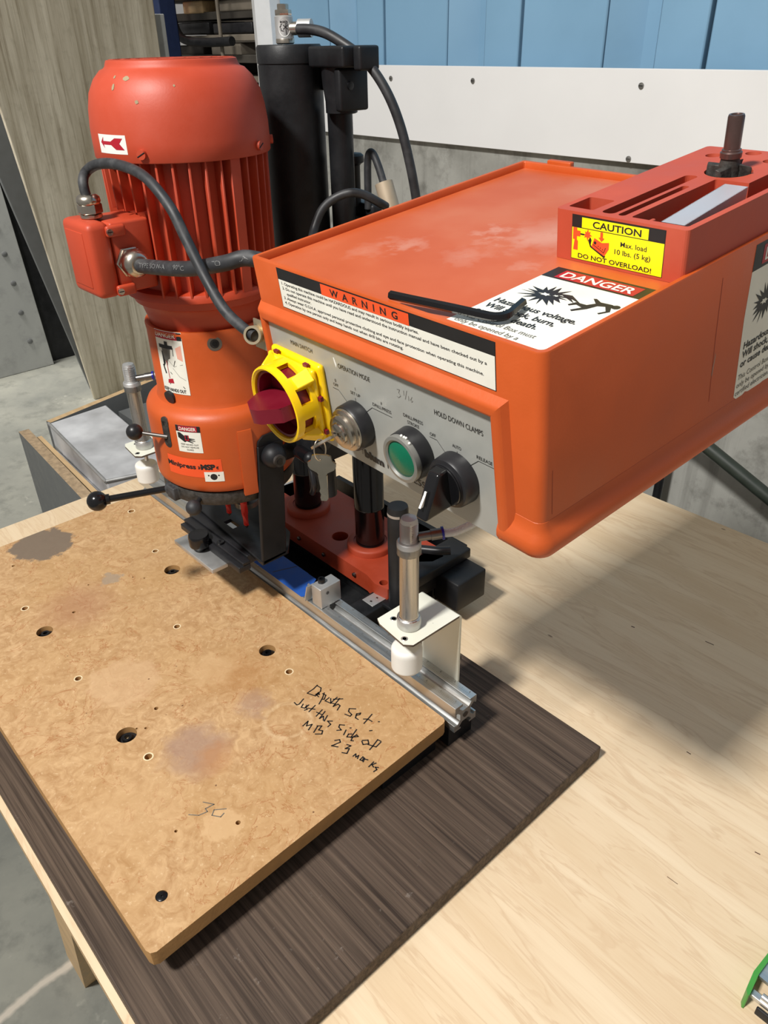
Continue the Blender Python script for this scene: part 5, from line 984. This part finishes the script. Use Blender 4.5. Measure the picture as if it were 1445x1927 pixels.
# ------------------------------------------------------------------ tool tray on the box
TRX0, TRX1, TRY0, TRY1, TZ0, TZ1 = 0.0233, 0.1312, 0.1448, 0.3445, 0.1142, 0.1500
tr = MB(); tr.M = BOX_M
tmw = BOX_M @ Matrix.Translation(((TRX0+TRX1)/2,(TRY0+TRY1)/2,TZ0))
TR = empty('tool_tray', None, 'orange slotted tool tray with a yellow caution label on the control box', 'tool tray', mw=tmw)
b = MB(); b.prism(rrect(TRX0,TRY0,TRX1,TRY1+0.0,0.0035,4), TZ0, TZ1, TRAYO)
for v in b.bm.verts: v.co.x += (TZ1-v.co.z)*-0.0; 
blk = b.build('tray_body')
cut = []
def pocket(x0,y0,x1,y1,z,r=0.002):
    c = MB(); c.prism(rrect(x0,y0,x1,y1,r,4), z, TZ1+0.01, TRAYO); cut.append(c.build('cut'))
pocket(0.0285,0.1525,0.0505,0.1785,0.128); pocket(0.0575,0.1515,0.0680,0.2590,0.124,0.004); pocket(0.0715,0.1515,0.0772,0.2325,0.126,0.0026); pocket(0.0828,0.1520,0.1262,0.2570,0.118); pocket(0.1090,0.2571-0.002,0.1262,0.330,0.118)
def roundp(x,y,r,z):
    c = MB(); c.lathe([(r,z),(r,TZ1+0.01)], TRAYO, base=(x,y,0), seg=32); cut.append(c.build('cut'))
roundp(0.0800,0.2790,0.0175,0.140)
for x,y in ((0.0440,0.3180),(0.0690,0.3350),(0.0930,0.3180),(0.0660,0.3120)): roundp(x,y,0.0062,0.135)
carve(blk, cut)
blk.parent = TR; blk.data.transform(Matrix.Translation((-(TRX0+TRX1)/2,-(TRY0+TRY1)/2,-TZ0)))
md = blk.modifiers.new('bevel','BEVEL'); md.width = 0.0014; md.segments = 3; md.limit_method = 'ANGLE'; md.angle_limit = radians(50)
b = BM(); b.box((0.0905,0.1515,0.1435),(0.0935,0.1660,0.1468),TRAYO,c=0.001); b.build('pocket_divider', TR)
fl = bflat(lambda u,v,h: (u,TRY0-h,v)); U0, U1, V0, V1 = 0.0390, 0.1150, 0.1165, 0.1478
fl.rect(U0-0.0004,V0-0.0004,U1+0.0004,V1+0.0002,INK,1); fl.rect(U0,V0,U1,V1-0.0088,LABY,2); fl.rect(U0,V1-0.0084,U1,V1,INK,2); fl.rect(U0+0.0085,V1-0.0082,U1-0.0125,V1-0.0010,LABY,3)
fl.text('CAUTION',U0+0.0380,V1-0.0070,0.0048,INK,width=0.0400,bold=0.02,layer=4,align='c'); fl.text('DO NOT OVERLOAD!',U0+0.006,V0+0.0012,0.0034,INK,width=0.062,bold=0.016,layer=3)
fl.text('Max. load',U0+0.0420,V0+0.0150,0.0036,INK,width=0.0210,bold=0.008,layer=3); fl.text('10 lbs. (5 kg)',U0+0.0375,V0+0.0092,0.0036,INK,width=0.0290,bold=0.008,layer=3)
q = lambda P: [(U0+a,V0+c) for a,c in P]
fl.poly(q([(0.0015,0.0065),(0.0055,0.0065),(0.0055,0.0130),(0.0045,0.0140),(0.0045,0.0165),(0.0075,0.0165),(0.0075,0.0205),(0.0045,0.0205),(0.0045,0.0225),(0.0010,0.0225),(0.0010,0.0140),(0.0025,0.0140)]),LABO,3)
fl.poly(q([(0.0075,0.0180),(0.0110,0.0180),(0.0110,0.0190),(0.0075,0.0190)]),INK,4); fl.poly(burst(U0+0.0138,V0+0.0185,0.0038,8,rng,1.1),LABO,3)
fl.poly(q([(0.0145,0.0150),(0.0165,0.0175),(0.0175,0.0155),(0.0165,0.0105),(0.0290,0.0045),(0.0300,0.0060),(0.0180,0.0110)]),INK,3)
fl.poly(q([(0.0178,0.0110),(0.0290,0.0060),(0.0325,0.0115),(0.0325,0.0160),(0.0265,0.0150),(0.0200,0.0175)]),LABO,4); fl.stroke(q([(0.0190,0.0128),(0.0285,0.0083),(0.0300,0.0120)]),0.0004,INK,5)
for i in range(3): fl.poly(q([(0.0237+i*0.0019+0.0004*cos(k),0.0122-i*0.0009+0.0004*sin(k)) for k in range(6)]),INK,5)
fl.poly(q([(0.0208+0.0011*cos(k*pi/6),0.0142+0.0011*sin(k*pi/6)) for k in range(12)]),INK,5); fl.poly(q([(0.0250,0.0225),(0.0270,0.0225),(0.0270,0.0185),(0.0285,0.0185),(0.0260,0.0160),(0.0235,0.0185),(0.0250,0.0185)]),LABO,5)
fl.build('caution_label', TR, label='yellow caution label about maximum load')
# router bit standing in the tray
rb = empty('router_bit', bl(0.0800,0.2790,0.1401), 'dusty winged router bit standing in the round hole of the tool tray', 'router bit')
b = MB(); b.M = BOX_M @ Matrix.Translation((0.0800,0.2790,0)); b.lathe([(0.0068,0.1600),(0.0078,0.1603),(0.0080,0.1640),(0.0070,0.1650),(0.0070,0.1660),(0.0060,0.1665),(0.0060,0.1885),(0.0054,0.1900),(0.0042,0.1900),(0.0036,0.1888),(0.0036,0.182),(0,0.182)], mat('bit_shank',(0.16,0.10,0.09),0.35,0.7,var=0.2), seg=32)
b.build('shank', rb)
b = MB(); b.M = BOX_M @ Matrix.Translation((0.0800,0.2790,0)); b.lathe([(0.0,0.1402),(0.0085,0.1402),(0.0085,0.152),(0.0070,0.158),(0.0068,0.1605)], CASTG, seg=24); b.build('cutter_body', rb)
for k in range(4):
    a = k*pi/2+0.5; b = MB(); b.M = BOX_M @ Matrix.Translation((0.0800,0.2790,0)) @ Matrix.Rotation(a,4,'Z')
    b.hexa([(0.005,-0.0040,0.1405),(0.0165,-0.0062,0.1405),(0.0165,-0.0020,0.1405),(0.005,0.0040,0.1405),(0.005,-0.0015,0.1560),(0.0155,-0.0100,0.1555),(0.0160,-0.0062,0.1540),(0.005,0.0040,0.1555)], CASTG); b.build('wing', rb, bevel=0.0005, segs=1)
# clear sleeve in the big pocket
b = BM(); W0, W1, Y0_, Y1_ = 0.0985, 0.1165, 0.1640, 0.2420
P = [(W0,0.1460),(W0+0.001,0.1280),(W1-0.001,0.1280),(W1,0.1460),(W1-0.0008,0.1460),(W1-0.0018,0.1290),(W0+0.0018,0.1290),(W0+0.0008,0.1460)]
vs = [(u,Y0_,v) for u,v in P]+[(u,Y1_,v+0.006) for u,v in P]; nn = len(P)
b.add(vs, [(i,(i+1)%nn,nn+(i+1)%nn,nn+i) for i in range(nn)], PLAST); b.add([(W0,Y0_,0.1460),(W1,Y0_,0.1460),(W1,Y1_,0.1520),(W0,Y1_,0.1520)], ((0,1,2,3),), PLAST)
b.build('plastic_sleeve', label='clear plastic sleeve lying in the long tray pocket', cat='sleeve', recenter=True)
b = BM(); b.box((0.102,0.170,0.1292),(0.108,0.230,0.134),STEELD,c=0.001); b.build('small_steel_bit', label='small dark steel tool inside the clear sleeve', cat='tool', recenter=True)

# blue masking tape on the fence rail
b = MB(); z = 0.0914
b.prism([(-0.875,0.5065),(-0.752,0.5065),(-0.750,0.512),(-0.753,0.518),(-0.7705,0.549),(-0.875,0.549)], 0.0907, z, BLUETAPE); b.prism([(-0.875,0.549),(-0.790,0.549),(-0.790,0.5495),(-0.875,0.5495)],0.055,z,BLUETAPE)
b.add([(-0.8325,0.512,z+0.0001),(-0.8305,0.512,z+0.0001),(-0.8165,0.548,z+0.0001),(-0.8185,0.548,z+0.0001)], ((0,1,2,3),), INK)
b.build('masking_tape', label='blue masking tape stuck over the fence rail scale beside the stop block', cat='tape', recenter=True)

# green and steel tool at the lower right
gt = empty('hand_tool', (-0.045,0.51,0.0), 'green-framed steel hand tool lying on the plywood at the lower right corner', 'tool')
b = MB(); P = [(-0.0565,0.4915),(-0.0590,0.4955),(-0.0618,0.5160),(-0.0600,0.5480),(-0.0500,0.6050),(-0.044,0.6050),(-0.0560,0.5480),(-0.0572,0.5170),(-0.0548,0.4960),(-0.0545,0.4918)]
b.prism(P, 0.0, 0.024, GREENP); b.build('green_frame', gt, bevel=0.0012)
b = MB(); b.prism([(-0.0570,0.5190),(-0.0560,0.545),(-0.0500,0.58),(0.05,0.58),(0.05,0.5175),(-0.03,0.5175)], 0.015, 0.019, ALU); b.build('steel_plate', gt, bevel=0.0006)
b = MB(); b.box((-0.0555,0.4985,0.011),(0.05,0.5060,0.0165),ALU,c=0.001); b.box((-0.0530,0.5062,0.010),(0.05,0.5080,0.0125),BLACKP); b.build('steel_bar', gt)
b = MB(); b.cyl((-0.0465,0.5035,0.0180),(0.05,0.5035,0.0180),0.0035,ALU); b.build('round_bar', gt)
b = MB(); b.box((-0.046,0.4945,0.0),(0.05,0.4975,0.011),BLACKP,c=0.001); b.build('grip_pad', gt)

# pipes and rebar between table and wall
b = MB(); b.cyl((-0.70,1.455,-0.85),(-0.70,1.455,0.35),0.0095,BLACKP,seg=20); b.build('vertical_conduit', label='thin black vertical conduit standing in front of the concrete wall', cat='pipe', recenter=True)
b = MB(); b.tube([(-0.95,1.36,0.245),(-0.72,1.38,0.145),(-0.50,1.40,0.04),(-0.30,1.42,-0.06),(-0.1,1.44,-0.16)],0.0135,PIPEG,seg=20); b.cyl((-0.95,1.36,0.245),(-0.95,1.5,0.245),0.0135,PIPEG); b.cyl((-0.1,1.44,-0.16),(-0.1,1.5,-0.16),0.0135,PIPEG); b.build('sloping_pipe', label='dark green pipe sloping down to the right along the wall', cat='pipe', recenter=True)
b = MB(); prof = []
for i in range(9): prof += [(0.0085,i*0.012),(0.0105,i*0.012+0.004),(0.0085,i*0.012+0.009)]
b.lathe(prof, RUST, base=(-0.752,1.49,-0.105), seg=16, rotm=Matrix.Rotation(0.12,3,'Y')); b.cyl((-0.74,1.49,-0.002),(-0.738,1.51,-0.002),0.010,RUST); b.build('rebar_stub', label='short rusty ribbed bar against the wall below the orange box', cat='bar', recenter=True)
SC.frame_set(1)
